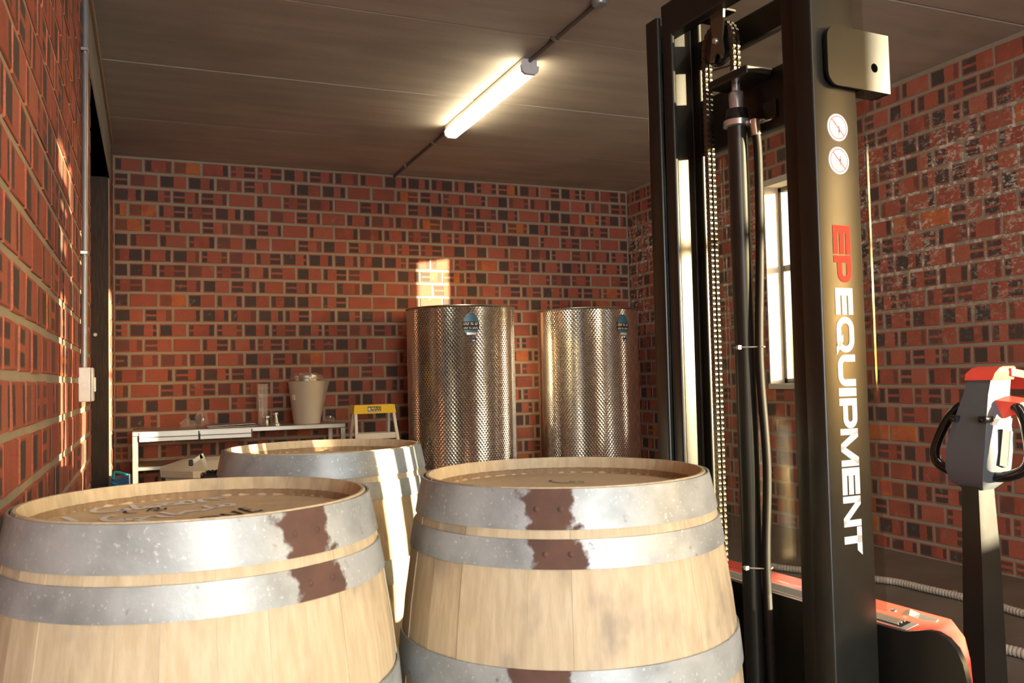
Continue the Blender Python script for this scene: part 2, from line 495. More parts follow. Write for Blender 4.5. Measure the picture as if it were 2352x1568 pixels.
def backing(name, axis, face, outer, u0, u1, holes, mat, label):
    """solid wall with rectangular holes, as boxes around them"""
    m = MB()
    def bx(a, b, z0, z1):
        if b - a < 1e-4 or z1 - z0 < 1e-4: return
        if axis == 'x': m.box(min(face, outer), max(face, outer), a, b, z0, z1)
        else: m.box(a, b, min(face, outer), max(face, outer), z0, z1)
    cur = u0
    for hu0, hu1, hz0, hz1 in sorted(holes):
        bx(cur, hu0, 0, ZC + .03); bx(hu0, hu1, 0, hz0); bx(hu0, hu1, hz1, ZC + .03); cur = hu1
    bx(cur, u1, 0, ZC + .03)
    return struct(m.build(name, mat), label, 'wall')

rx = Matrix(((1, 0, 0), (0, 0, -1), (0, 1, 0)))               # local z -> -Y  (back wall)
wb = backing('wall_back', 'y', YB + BD, YB + TH, XL - TH, XR + TH, [], 'mortar', 'far brick wall of red and charcoal flashed bricks behind the steel tanks')
brick_wall(wb, 'brick', lambda u, z: (Vector((u, YB + BD, z)), rx), XL, XR, .0076, [], bank_a)
rr = Matrix(((0, 0, -1), (-1, 0, 0), (0, 1, 0)))              # local z -> -X, local x -> -Y
wr = backing('wall_right', 'x', XR + BD, XR + TH, YF - TH, YB + BD, WINS, 'mortar_lime', 'side brick wall with tall window, streaked with white lime bloom')
brick_wall(wr, 'brick_lime', lambda u, z: (Vector((XR + BD, u, z)), rr), YF, YB, .0204, WINS, bank_b)
rl = Matrix(((0, 0, 1), (1, 0, 0), (0, 1, 0)))                # local z -> +X, local x -> +Y
LH = [(DOOR_Y0, DOOR_Y1, -.1, DOOR_Z), ]
wl = backing('wall_left', 'x', XL - BD, XL - TH, YF - TH, YB + BD, [(DOOR_Y0, DOOR_Y1, 0, DOOR_Z)], 'mortar', 'near brick side wall with conduit, switch box and doorway')
brick_wall(wl, 'brick', lambda u, z: (Vector((XL - BD, u, z)), rl), YF, YB, .001, [(DOOR_Y0 - .01, DOOR_Y1, -.1, ZC + .1)], bank_a)
# the wall end facing the doorway is brick on edge too
we = Matrix(((-1, 0, 0), (0, 0, 1), (0, 1, 0)))
wf = backing('wall_front', 'y', YF, YF - TH, XL - TH, XR + TH, [(-.05, 1.5, 0, 2.55)], 'mortar', 'front wall with the wide doorway')
# lintel, timber jamb and door leaf of the side doorway
struct(MB().box(XL - TH - .01, XL + .004, DOOR_Y0 - .25, DOOR_Y1 + .14, DOOR_Z, ZC - .02, .006).build('trim_1', 'lintel'), 'rough concrete lintel over the side doorway', 'lintel')
struct(MB().box(XL - .004, XL + .022, DOOR_Y0 - .9, DOOR_Y1 + .1, ZC - .055, ZC - .012, .004).build('trim_2', 'oak_dark'), 'thin timber strip along the top of the lintel', 'trim')
jamb = struct(MB().box(XL - TH, XL - .012, DOOR_Y1 - .06, DOOR_Y1 + .06, 0, DOOR_Z, .006).build('trim_3', 'post'), 'dark brown timber door post beside the side doorway', 'door post')
MB().lathe([(.0, .006), (.012, .004), (.014, 0)], 12).xf(Matrix.Rotation(R(90), 4, 'X')).build('screw_cap', 'white', jamb, True, (XL - .10, DOOR_Y1 - .060, 1.60))
dr1 = struct(MB().box(XL - TH - .03, XL - TH + .02, DOOR_Y0 - .02, DOOR_Y1 - .06, 0, DOOR_Z, .004).build('door_1', 'post'), 'closed dark timber door in the side doorway', 'door')
for i in range(12):
    y = DOOR_Y0 + .02 + i * .19
    MB().box(XL - TH + .02, XL - TH + .032, y, y + .18, .02, DOOR_Z - .02, .004).build('plank', 'post', dr1)

# windows: plastered reveals, painted steel frame, panes
for n, (y0, y1, z0, z1) in enumerate(WINS):
    fx = XR + .135
    m = MB()
    for a, b, c, d in ((y0, y0 + .035, z0, z1), (y1 - .035, y1, z0, z1), (y0, y1, z0, z0 + .035), (y0, y1, z1 - .035, z1)):
        m.box(fx, fx + .05, a, b, c, d)
    wdw = struct(m.build('window_%d' % (n + 1), 'frame'), 'tall narrow steel framed window with a transom bar' if n == 0 else 'unseen steel framed side window placed to let the sun in', 'window')
    MB().box(fx + .005, fx + .045, y0 + .035, y1 - .035, 2.02, 2.065).build('transom', 'frame', wdw)
    if y1 - y0 > .7: MB().box(fx + .005, fx + .045, (y0 + y1) / 2 - .02, (y0 + y1) / 2 + .02, z0 + .035, z1 - .035).build('mullion', 'frame', wdw)
    for c, d in ((z0 + .035, 2.02), (2.065, z1 - .035)):
        MB().box(fx + .022, fx + .026, y0 + .03, y1 - .03, c, d).build('pane', 'pane', wdw)
    m = MB()
    m.box(XR - .004, fx, y1 - .001, y1 + .012, z0, z1); m.box(XR - .004, fx, y0 - .012, y0 + .001, z0, z1)
    m.box(XR - .004, fx, y0 - .012, y1 + .012, z1 - .001, z1 + .05)
    m.build('reveal', 'plaster', wdw)
    MB().box(XR - .018, fx + .01, y0 - .015, y1 + .015, z0 - .045, z0, .004).build('sill', 'plaster', wdw)

# ------------------------------------------------------------------ ceiling light with conduit
LX = 2.115
L0, L1 = 4.66, 6.13
lt = empty('ceiling_light', (LX, (L0 + L1) / 2, ZC), 'long lit fluorescent batten fixed under the concrete ceiling', 'light')
hl = (L1 - L0) / 2
MB().box(-.05, .05, -hl, hl, -.045, .002, .008).build('housing', 'white', lt)
MB().prism([(-.056, -.045), (-.05, -.078), (-.03, -.092), (.03, -.092), (.05, -.078), (.056, -.045)], -hl + .02, hl - .02, 'y').build('diffuser', 'lamp', lt)
for s in (-1, 1):
    MB().prism([(-.058, -.043), (-.052, -.08), (-.03, -.095), (.03, -.095), (.052, -.08), (.058, -.043)], s * (hl - .02), s * (hl + .006), 'y').build('end_cap', 'white', lt)
lc = tag(MB().tube([(LX, YB, ZC - .014), (LX, L1, ZC - .014)], .011, 10).build('conduit_pipe', 'conduit_dull', None, True), 'thin grey conduit on the ceiling running from the light to the far wall', 'conduit')
lc2 = tag(MB().tube([(LX, L0, ZC - .014), (LX, 3.833, ZC - .014), (LX, 3.832, ZC - .014)], .011, 10).build('conduit_pipe', 'conduit_dull', None, True), 'thin grey conduit on the ceiling running from the light to the round junction box', 'conduit')
for par, ys in ((lc, (6.55, 7.35)), (lc2, (4.30,))):
    for y in ys:
        MB().box(LX - .02, LX + .02, y - .009, y + .009, ZC - .027, ZC + .002, .003).build('clip', 'steel', par)
        MB().box(LX - .027, LX - .02, y - .006, y + .006, ZC - .02, ZC + .002).build('clip_tab', 'steel', par)
tag(MB().lathe([(.0, -.036), (.036, -.034), (.042, -.026), (.042, .003)], 24).build('junction_box', 'conduit', None, True, (LX, 3.79, ZC)), 'round grey junction box on the ceiling conduit', 'junction box')
# unseen battens added on the same line, lighting barrels and mast from above
for y, lab in ((1.1, 'added unseen fluorescent batten above the pallet stacker'), (-1.9, 'added unseen fluorescent batten just inside the wide doorway')):
    l2 = empty('ceiling_light', (LX, y, ZC), lab, 'light')
    MB().box(-.05, .05, -hl, hl, -.045, .002, .008).build('housing', 'white', l2)
    MB().prism([(-.056, -.045), (-.05, -.078), (-.03, -.092), (.03, -.092), (.05, -.078), (.056, -.045)], -hl + .02, hl - .02, 'y').build('diffuser', 'lamp', l2)

# ------------------------------------------------------------------ switch box and conduit on the near wall
SY = 3.97
cn = tag(MB().tube([(XL + .016, SY, 1.29), (XL + .016, SY + .05, 1.75), (XL + .017, SY + .10, 2.6), (XL + .016, SY + .13, ZC)], .0125, 12).build('conduit_pipe', 'conduit', None, True), 'galvanised conduit climbing the near brick wall above the white switch box', 'conduit')
for z, y in ((1.775, SY + .052), (2.655, SY + .105)):
    MB().lathe([(.0155, -.01), (.0155, .01)], 14).build('clip', 'steel', cn, True, (XL + .016, y, z))
    MB().box(XL, XL + .03, y - .03, y - .014, z - .008, z + .008, .002).build('clip_tab', 'steel', cn)
sb = empty('switch_box', (XL, SY, 1.225), 'white surface mounted switch box on the near brick wall', 'switch')
MB().box(-.004, .042, -.045, .045, -.07, .07, .004, 2).build('back_box', 'white', sb)
MB().box(.043, .052, -.046, .046, -.069, .069, .004, 3).build('cover_plate', 'white', sb)
MB().box(.051, .060, -.018, .018, -.03, .03, .004, 2).build('rocker', 'white', sb)
MB().lathe([(.0, .001), (.011, .001), (.0115, 0), (.011, -.002)], 20).xf(Matrix.Rotation(R(90), 4, 'X')).build('knockout', 'white', sb, True, (.02, -.0452, 0))

# ------------------------------------------------------------------ barrels
BHT, BZM = 1.032, .516
def brad(z): return .333 - .2178 * (z - BZM) ** 2
def make_barrel(name, loc, label, nst, turn, seam, headrot, clean=False):
    root = empty(name, loc, label, 'barrel', group='oak wine barrels standing on end')
    zs = [0, .03, .062, .12, .22, .32, .42, .516, .61, .71, .81, .91, .97, 1.0, BHT]
    angs = []; a = 0
    ws = [random.uniform(.8, 1.25) for _ in range(nst)]; tot = sum(ws)
    for i in range(nst):
        a0, a1 = a, a + 360 * ws[i] / tot; a = a1
        g = .02
        prof = [(brad(z) - .003 - (.004 if z in (0, BHT) else 0), z) for z in zs]
        jit = random.uniform(-.0008, .0008)
        inner = [(.275 - .014, BHT), (.268 - .022, BHT - .045), (.268 - .022, .05), (.275 - .014, 0)]
        prof += [(brad(BHT) - .012, BHT + .0), (brad(BHT - .033) - .027, BHT - .033), (brad(.516) - .032, .516), (brad(.033) - .027, .033), (brad(0) - .012, 0)]
        m = MB(); secs = []
        for t in (0, .5, 1):
            th = R(turn + a0 + g + (a1 - a0 - 2 * g) * t)
            secs.append([((r + (jit if q < len(zs) else 0)) * math.cos(th), (r + (jit if q < len(zs) else 0)) * math.sin(th), z) for q, (r, z) in enumerate(prof)])
        m.loft(secs); m.build('stave', 'oak', root, 35)
    hoops = [(.966, 1.030), (.905, .951), (.690, .752), (BHT - .752, BHT - .690), (BHT - .951, BHT - .905), (.002, BHT - .966)]
    for i, (z0, z1) in enumerate(hoops):
        n = 5; zz = [z0 + (z1 - z0) * t / n for t in range(n + 1)]
        prof = [(brad(z) + .0005, z) for z in zz] + [(brad(z) - .0028, z) for z in zz[::-1]]
        h = MB().lathe(prof, 96, closed=True).build('hoop', 'galv_clean' if clean else 'galv', root, 40)
        h.rotation_euler = (0, 0, R(seam + (0, 3, -2, 5, 0, 2)[i]))
        zc = (z0 + z1) / 2
        for da in (-4, 4):
            rv = MB().lathe([(.0, .0025), (.004, .0015), (.0055, 0)], 10)
            rv.xf(Matrix.Translation(((brad(zc) + .0005) * math.cos(R(da)), (brad(zc) + .0005) * math.sin(R(da)), zc)) @ Matrix.Rotation(R(da), 4, 'Z') @ Matrix.Rotation(R(90), 4, 'Y'))
            rv.build('rivet', 'galv_clean' if clean else 'galv', h, True)
    for zt, sg in ((BHT - .046, 1), (.046, -1)):
        rh = brad(zt) - .0285; nb = 8; wd = 2 * rh / nb
        for i in range(nb):
            x0, x1 = -rh + i * wd + .0004, -rh + (i + 1) * wd - .0004
            f = lambda x: math.sqrt(max(rh * rh - x * x, 1e-6))
            xs = [x0 + (x1 - x0) * t / 6 for t in range(7)]
            poly = [(x, -f(x)) for x in xs] + [(x, f(x)) for x in xs[::-1]]
            MB().prism(poly, zt - .011, zt + .011).build('head_board', 'oak_head', root, rz=R(headrot))
        MB().lathe([(brad(zt) - .0300, zt + sg * .0105), (brad(zt) - .0290, zt + sg * .022), (brad(zt) - .0265, zt + sg * .0245), (brad(zt) - .018, zt + sg * .023), (brad(zt) - .018, zt + sg * .008)], 72, closed=True).build('croze', 'oak_dark', root, True)
    return root
HZ = BHT - .046 + .011
b_right = make_barrel('barrel', (.7455, 1.5284, 0), 'oak barrel with rusty brown hoop seams standing beside the black stacker mast', 27, 4, -121.5, 30)
b_left = make_barrel('barrel', (.0765, 1.5271, 0), 'oak barrel with white handwriting on its head beside the near brick wall', 29, 1, -62, 75)
b_back = make_barrel('barrel', (.4591, 2.5025, 0), 'oak barrel with plain clean hoops standing behind the other two barrels', 28, 7, 40, 10, True)

def head_pt(u, v, root, dz=.0012):
    P = at_plane(u, v, 2, HZ); return (P.x - root.location.x, P.y - root.location.y, HZ + dz)
def smooth_path(pts, sub=4):
    out = []
    P = [Vector(p) for p in pts]
    for i in range(len(P) - 1):
        p0, p1, p2, p3 = P[max(i - 1, 0)], P[i], P[i + 1], P[min(i + 2, len(P) - 1)]
        for t in range(sub):
            t /= sub
            out.append(.5 * (2 * p1 + (p2 - p0) * t + (2 * p0 - 5 * p1 + 4 * p2 - p3) * t * t + (3 * p1 - p0 - 3 * p2 + p3) * t ** 3))
    return out + [P[-1]]
def stroke(mb, pts, wdt=.006):
    pts = smooth_path(pts); L, Rr = [], []
    for i, p in enumerate(pts):
        d = (pts[min(i + 1, len(pts) - 1)] - pts[max(i - 1, 0)]); d.z = 0
        if d.length < 1e-6: d = Vector((1, 0, 0))
        q = Vector((-d.y, d.x, 0)).normalized() * wdt / 2
        L.append(mb.bm.verts.new(p + q)); Rr.append(mb.bm.verts.new(p - q))
    for i in range(len(pts) - 1):
        mb.bm.faces.new((L[i], L[i + 1], Rr[i + 1], Rr[i]))
def crop(pts): return [(60 + x / 3.92, 1100 + y / 3.92) for x, y in pts]
hand = [
    [(740, 255), (670, 262), (605, 285), (620, 302), (720, 303), (820, 292), (870, 276), (905, 270), (850, 290), (905, 288), (945, 272)],
    [(945, 235), (975, 255), (1000, 274), (1040, 272), (1085, 256), (1050, 250)],
    [(1080, 258), (1150, 246), (1110, 262), (1170, 258), (1215, 236)],
    [(1170, 232), (1280, 216), (1230, 240), (1330, 236), (1370, 222), (1290, 218)],
    [(1365, 208), (1420, 200), (1390, 222), (1460, 226), (1520, 212), (1450, 196)],
    [(1530, 205), (1610, 212), (1560, 190), (1640, 182), (1740, 190), (1690, 175), (1820, 168)],
    [(815, 340), (750, 338), (695, 358), (715, 378), (800, 384), (880, 380), (935, 370), (880, 362), (850, 376)],
    [(960, 360), (1010, 352), (1060, 362), (1000, 372), (1120, 388)],
    [(1050, 355), (1120, 340), (1180, 335), (1230, 345), (1330, 338)],
    [(1205, 300), (1260, 312), (1330, 322), (1380, 322), (1420, 300), (1480, 302), (1440, 290), (1555, 290)],
    [(1595, 243), (1640, 258), (1690, 262), (1610, 280), (1590, 290)],
    [(1690, 264), (1770, 248), (1735, 232), (1790, 230), (1850, 226), (1862, 240), (1800, 252)],
    [(335, 347), (380, 362), (450, 386)]]
m = MB()
for st in hand: stroke(m, [head_pt(*q, b_left) for q in crop(st)], .0105)
tag(m.build('handwriting', 'chalk', b_left), 'white chalk pen handwriting in two lines')
# printed letters ONE and the CR oval
def printed(root, strokes, name, wdt, label):
    m = MB()
    for st in strokes: stroke(m, [head_pt(*q, root, .0016) for q in crop(st)], wdt)
    return tag(m.build(name, 'ink', root), label)
printed(b_left, [[(1560, 362), (1590, 350), (1680, 340), (1770, 352)], [(1560, 362), (1572, 372)]], 'printed_letter', .007, 'printed letter O')
printed(b_left, [[(1745, 322), (1800, 330)], [(1760, 322), (1850, 330), (1950, 322)], [(1860, 298), (1900, 306), (1950, 322)], [(1850, 297), (1890, 294)]], 'printed_letter', .006, 'printed letter N')
printed(b_left, [[(1915, 270), (1960, 284), (2030, 304)], [(1915, 270), (1990, 264)], [(1965, 286), (2030, 276)], [(2030, 304), (2120, 290)], [(2120, 290), (2112, 284)]], 'printed_letter', .006, 'printed letter E')
printed(b_left, [[(1000, 312), (920, 312), (885, 302), (900, 290)], [(1090, 296), (1130, 268), (1180, 262), (1190, 276), (1110, 284)], [(1150, 284), (1190, 292), (1220, 292)], [(1180, 284), (1250, 280), (1255, 266)]], 'printed_mark', .0045, 'printed oval mark with the letters CR')
def crop2(pts): return [((x - 60) , (y)) for x, y in pts]
m = MB()
for st in ([(1480, 1104), (1478, 1108)],): pass
mk = [[(1275, 1107), (1264, 1106), (1266, 1104)], [(1270, 1108), (1290, 1109.5), (1310, 1109.5)], [(1308, 1108), (1314, 1106.5), (1322, 1106.3)], [(1314, 1110), (1320, 1109.4)], [(1328, 1107), (1334, 1106.5)], [(1336, 1109), (1341, 1107.6)]]
for st in mk: stroke(m, [head_pt(*q, b_right, .0016) for q in st], .005)
tag(m.build('printed_mark', 'ink', b_right), 'worn printed oval mark')

# ------------------------------------------------------------------ steel tanks
def make_tank(loc, label, lab_ang):
    root = empty('steel_tank', loc, label, 'tank', group='quilted steel wine tanks')
    Rt, z0, z1 = .466, .30, 1.812
    nc, nr = 104, 80
    bm = bmesh.new(); grid = []
    dz = (z1 - z0) / nr
    for r in range(nr + 1):
        row = []
        for c in range(nc * 2):
            a = math.pi * c / nc
            up = (c + r) % 2 == 0
            row.append(bm.verts.new(((Rt + (.0038 if up else -.0006)) * math.cos(a), (Rt + (.0038 if up else -.0006)) * math.sin(a), z0 + dz * r)))
        grid.append(row)
    N = nc * 2
    for r in range(nr):
        for c in range(N):
            a, b, cc, d = grid[r][c], grid[r][(c + 1) % N], grid[r + 1][(c + 1) % N], grid[r + 1][c]
            if (c + r) % 2 == 0: bm.faces.new((a, b, d)); bm.faces.new((b, cc, d))
            else: bm.faces.new((a, b, cc)); bm.faces.new((a, cc, d))
    me = bpy.data.meshes.new('shell'); bm.to_mesh(me); bm.free(); me.materials.append(M['tank'])
    sh = bpy.data.objects.new('shell', me); COL.objects.link(sh); sh.parent = root
    MB().lathe([(Rt - .004, z1 - .01), (Rt + .006, z1 - .004), (Rt + .012, z1 + .004), (Rt + .009, z1 + .012), (Rt - .002, z1 + .012), (Rt - .012, z1 + .004), (Rt - .010, z1 - .01)], 96, closed=True).build('rim', 'steel', root, True)
    MB().lathe([(0, z1 - .12), (Rt - .03, z1 - .12), (Rt - .02, z1 - .10), (Rt - .02, z1 - .06), (Rt - .028, z1 - .06), (Rt - .04, z1 - .11), (0, z1 - .105)], 64).build('floating_lid', 'steel', root, True)
    MB().lathe([(0, z0 - .05), (Rt * .6, z0 - .04), (Rt, z0)], 64).build('bottom', 'steel', root, True)
    for k in range(3):
        a = R(120 * k + 30)
        MB().tube([(Rt * .93 * math.cos(a), Rt * .93 * math.sin(a), 0), (Rt * .93 * math.cos(a), Rt * .93 * math.sin(a), z0 + .01)], .022, 14).build('leg', 'steel', root, True)
    # label: dark blue oval with a black name band and a small blue tag below
    def patch(name, mat, u0, u1, lo, hi, lift, par, n=8):
        m = MB(); prev = None
        for i in range(n + 1):
            u = u0 + (u1 - u0) * i / n; an = R(lab_ang) + u / Rt
            cur = [m.bm.verts.new(((Rt + lift) * math.cos(an), (Rt + lift) * math.sin(an), z1 - .16 + (f(u) if callable(f) else f))) for f in (lo, hi)]
            if prev: m.bm.faces.new((prev[0], cur[0], cur[1], prev[1]))
            prev = cur
        return m.build(name, mat, par)
    el = lambda u: math.sqrt(max(1 - (u / .0665) ** 2, 0))
    ov = patch('label', 'blue_label', -.066, .066, lambda u: -max(.09 * el(u), 0) if el(u) < .93 else -.084, lambda u: .105 * el(u), .0045, root, 24)
    patch('label_band', 'ink', -.069, .069, -.038, .03, .0055, ov, 12)
    for (v0, v1, n, sf) in ((.002, .022, 10, .78), (-.03, -.016, 13, .7)):
        for i in range(n):
            if i in (4, 7): continue
            u = -.060 + .120 * i / n; wd = .120 / n * sf
            patch('label_lettering', 'white_print', u, u + wd * .45, v0, v1, .0065, ov, 1)
            patch('label_lettering', 'white_print', u + wd * .45, u + wd, v1 - .005 if i % 2 else v0, v1 if i % 2 else v0 + .005, .0065, ov, 1)
    patch('label_panel', 'alu_white', -.036, .04, -.078, -.060, .0065, ov, 6)
    tg = patch('label_tag', 'navy_label', -.002, .042, -.135, -.102, .0045, root, 4)
    patch('label_panel', 'alu_white', .01, .032, -.131, -.121, .0055, tg, 2)
    return root
make_tank((2.52, 7.154, 0), 'quilted stainless steel wine tank standing beside the yellow stepladder', -99)
make_tank((3.80, 7.215, 0), 'quilted stainless steel wine tank standing in the corner by the window wall', -75)

# ------------------------------------------------------------------ work table and what stands on it
TX0, TX1, TY0, TY1, TZ = -.115, 1.49, 7.12, 7.70, .872
tb = empty('work_table', ((TX0 + TX1) / 2, (TY0 + TY1) / 2, 0), 'long stainless steel work table against the far brick wall', 'table')
def T(m): return m.xf(Matrix.Translation((-(TX0 + TX1) / 2, -(TY0 + TY1) / 2, 0)))
T(MB().box(TX0, TX1, TY0, TY1, TZ - .035, TZ, .003)).build('table_top', 'steel', tb)
for x in (TX0 + .02, TX1 - .02):
    for y in (TY0 + .025, TY1 - .025):
        T(MB().box(x - .02, x + .02, y - .02, y + .02, 0, TZ - .034, .003)).build('leg', 'steel', tb)
T(MB().box(TX0 + .035, TX1 - .035, TY0 + .02, TY1 - .02, .575, .605, .003)).build('shelf', 'steel', tb)
for x0, x1 in ((TX0 + .048, .352), (.365, .745)):
    d = T(MB().box(x0, x1, TY0 - .012, TY0 + .3, TZ - .078, TZ - .006, .002)).build('drawer', 'alu_white', tb)
    for z in (TZ - .046,):
        T(MB().box(x0, x1, TY0 - .0135, TY0 - .011, z - .003, z + .003)).build('groove', 'frame', d)
    T(MB().box(x1 + .0, x1 + .008, TY0 - .013, TY0 + .3, TZ - .08, TZ - .012)).build('end_cap', 'black', d)

bk = empty('bucket', (1.225, 7.40, TZ), 'beige tapered bucket with pouring lip and cellophane cover on the steel table', 'bucket')
m = MB(); secs = []
for r, z in ((.108, 0), (.110, .01), (.150, .345), (.155, .352)):
    sec = []
    for i in range(40):
        a = 2 * math.pi * i / 40; rr_ = r
        da = abs((a - R(8) + math.pi) % (2 * math.pi) - math.pi)
        if z > .2 and da < .35: rr_ += .055 * (1 - da / .35) * (z / .352) ** 3
        sec.append((rr_ * math.cos(a), rr_ * math.sin(a), z))
    secs.append(sec)
inner = [[(x * .96, y * .96, z - .002) for x, y, z in secs[-1]], [(.100 * math.cos(2 * math.pi * i / 40), .100 * math.sin(2 * math.pi * i / 40), .012) for i in range(40)]]
m.loft(secs + inner).build('body', 'bucket', bk, 35)
m = MB(); rng = random.Random(3)
rings = []
for q, (r, z) in enumerate(((.128, .33), (.136, .385), (.132, .40), (.09, .415), (.04, .41), (.0, .415))):
    if r == 0: rings.append(None); continue
    rings.append([m.bm.verts.new((r * (1 + rng.uniform(-.05, .05)) * math.cos(2 * math.pi * i / 22), r * (1 + rng.uniform(-.05, .05)) * math.sin(2 * math.pi * i / 22), z + rng.uniform(-.012, .014))) for i in range(22)])
for a, b in zip(rings[:-2], rings[1:-1]):
    for i in range(22): m.bm.faces.new((a[i], a[(i + 1) % 22], b[(i + 1) % 22], b[i]))
ct = m.bm.verts.new((0, 0, .412))
for i in range(22): m.bm.faces.new((rings[-2][i], rings[-2][(i + 1) % 22], ct))
m.build('cellophane', 'clear', bk)
MB().tube([(.118 * math.cos(t), .118 * math.sin(t), .376) for t in [math.pi * 2 * i / 30 for i in range(31)]], .004, 8).build('steel_ring', 'chrome', bk, True)
MB().lathe([(.115, .345), (.118, .398), (.10, .402), (0, .402)], 32).build('inner_pan', 'steel', bk, True)
MB().box(-.157, -.135, -.03, .0, .345, .352).build('red_tab', 'red', bk)
MB().box(-.028, -.002, -.1415, -.132, .20, .24).xf(Matrix.Rotation(R(-52), 4, 'Z')).build('sticker', 'cream_label', bk)

# clear measuring cylinder
cy = empty('measuring_cylinder', (.862, 7.36, TZ), 'tall clear plastic cylinder standing beside the beige bucket', 'cylinder')
MB().lathe([(.038, 0), (.040, .01), (.046, .33), (.047, .338), (.044, .338), (.043, .33), (.036, .012), (0, .012)], 28).build('tube', 'clear', cy, True)
MB().prism(circ(0, 0, .072, 6, 10, 370), 0, .012).bevel(.004, 1).build('foot', 'clear', cy)
def fitting(loc, prof, label):
    f = empty('pipe_fitting', loc, label, 'pipe fitting')
    for n, pr in prof: MB().lathe(pr, 28).build(n, 'steel' if n == 'body' else 'chrome', f, True)
fitting((.872, 7.20, TZ), (('body', [(.02, 0), (.022, .004), (.018, .012), (.016, .06), (.018, .066), (.0, .066)]), ('flange', [(.017, .064), (.028, .066), (.029, .074), (.026, .08), (.0, .08)])), 'short shiny pipe fitting with a wide flanged top on the steel table')
fitting((.948, 7.22, TZ), (('flange', [(.033, 0), (.034, .016), (.026, .020), (.0, .02)]), ('body', [(.024, .018), (.018, .045), (.013, .075), (.013, .085), (.0, .085)]), ('collar', [(.014, .083), (.019, .085), (.019, .102), (.015, .106), (.0, .106)])), 'tapered shiny pipe fitting with a round foot on the steel table')
for (x0, x1, y, z, a, lb) in ((.42, .80, 7.36, TZ + .004, 4, 'thin flat steel tray lying lowest on the table'), (.43, .80, 7.385, TZ + .018, -3, 'thin flat steel tray lying on top of another tray')):
    t = MB().box(-(x1 - x0) / 2, (x1 - x0) / 2, -.12, .12, -.004, .004, .003).build('tray', 'steel', None)
    t.location = ((x0 + x1) / 2, y, z); t.rotation_euler = (R(1.0 if a < 0 else 0), R(-1.2 if a < 0 else 0), R(a)); tag(t, lb, 'tray', 'flat trays on the table')
def bag(x, y, w, d, h, seed, label):
    m = MB(); rg = random.Random(seed); bmesh.ops.create_icosphere(m.bm, subdivisions=3, radius=1)
    for v in m.bm.verts:
        n = 1 + rg.uniform(-.24, .2)
        v.co = Vector((v.co.x * w * n, v.co.y * d * n, max(v.co.z, -.25) * h * n * (.8 + .5 * max(0, v.co.z)) + .25 * h))
    for v in m.bm.verts: v.co.z = max(v.co.z, 0)
    return tag(m.build('plastic_bag', 'clear', None, False, (x, y, TZ)), label, 'plastic bag')
bag(.285, 7.40, .062, .05, .05, 1, 'crumpled clear plastic bag lying flat over the drawer joint')
bag(.40, 7.56, .055, .05, .09, 2, 'upright crumpled clear plastic bag beside the steel trays')
bag(1.42, 7.42, .045, .05, .035, 5, 'small crumpled clear wrapping beside the beige bucket')

# ------------------------------------------------------------------ stepladder
ld = empty('stepladder', (1.60, 6.62, 0), 'small aluminium stepladder with a yellow top cap', 'stepladder', rz=R(3))
LZ = 1.03
def frus(x0, x1, y0, y1, z0, X0, X1, Y0, Y1, z1):
    return MB().loft([[(x0, y0, z0), (x1, y0, z0), (x1, y1, z0), (x0, y1, z0)], [(X0, Y0, z1), (X1, Y0, z1), (X1, Y1, z1), (X0, Y1, z1)]])
cap = frus(-.168, .168, -.062, .075, LZ - .066, -.160, .158, -.052, .065, LZ).bevel(.006, 2).build('top_cap', 'yellow', ld, 40)
for s, nm in ((-1, 0), (1, 1)):
    xt, xb = s * .150, s * (.215 if s > 0 else .20)
    frus(xb - .011, xb + .011, -.32, -.29, 0, xt - .011, xt + .011, -.055, -.03, LZ - .06).build('front_leg', 'aluminium', ld)
    frus(xb * .97 - .010, xb * .97 + .010, .33, .355, 0, xt * .93 - .010, xt * .93 + .010, .035, .06, LZ - .06).build('rear_leg', 'alu_white', ld)
for i, z in enumerate((.815, .555, .29)):
    k_ = 1 - (z / (LZ - .06)); hw = .150 + .058 * k_ - .008; y = -.045 - .262 * k_
    MB().box(-hw, hw, y - .014, y + .075, z - .045, z, .003).build('step', 'aluminium', ld)
for z in (.80, .3):
    k_ = 1 - (z / (LZ - .06)); MB().box(-.14 - .05 * k_, .14 + .05 * k_, .05 + .29 * k_, .06 + .29 * k_, z - .012, z + .012).build('rear_brace', 'alu_white', ld)
lb = MB().box(-.052, .052, -.0006, .0006, -.019, .019).build('brand_plate', 'ink', cap); lb.location = (-.005, -.0595, LZ - .032); lb.rotation_euler = (R(-9), 0, 0)
tt = text_mesh('MAXi', .031, 'yellow', lb, 'lettering', (.012, -.0012, .003), (R(90), 0, 0), .0003, 1, .0006)
for i in range(3): MB().box(-.049 + i * .0065, -.0445 + i * .0065, -.0014, -.0006, -.009, .012).build('logo_bar', 'white_print', lb)
MB().box(-.049, .049, -.0012, -.0006, -.0165, -.0125).build('caption_line', 'white_print', lb)

# ------------------------------------------------------------------ cream bin, bent arm and blue bag between barrels and table
bn = empty('storage_bin', (.335, 5.32, 0), 'cream plastic bin with a sloping faceted lid in front of the table', 'bin')
def octo(rx_, ry_, z): return [(rx_ * math.cos(R(a)) , ry_ * math.sin(R(a)), z) for a in (22.5, 67.5, 112.5, 157.5, 202.5, 247.5, 292.5, 337.5)]
MB().loft([octo(.24, .24, 0), octo(.268, .268, .60), octo(.27, .27, .720)]).bevel(.015, 2).build('body', 'cream', bn, 35)
MB().loft([octo(.272, .272, .700), octo(.298, .298, .708), octo(.302, .302, .744), octo(.17, .17, .786), octo(.14, .14, .788)]).bevel(.006, 2, 15).build('lid', 'cream', bn, 35)

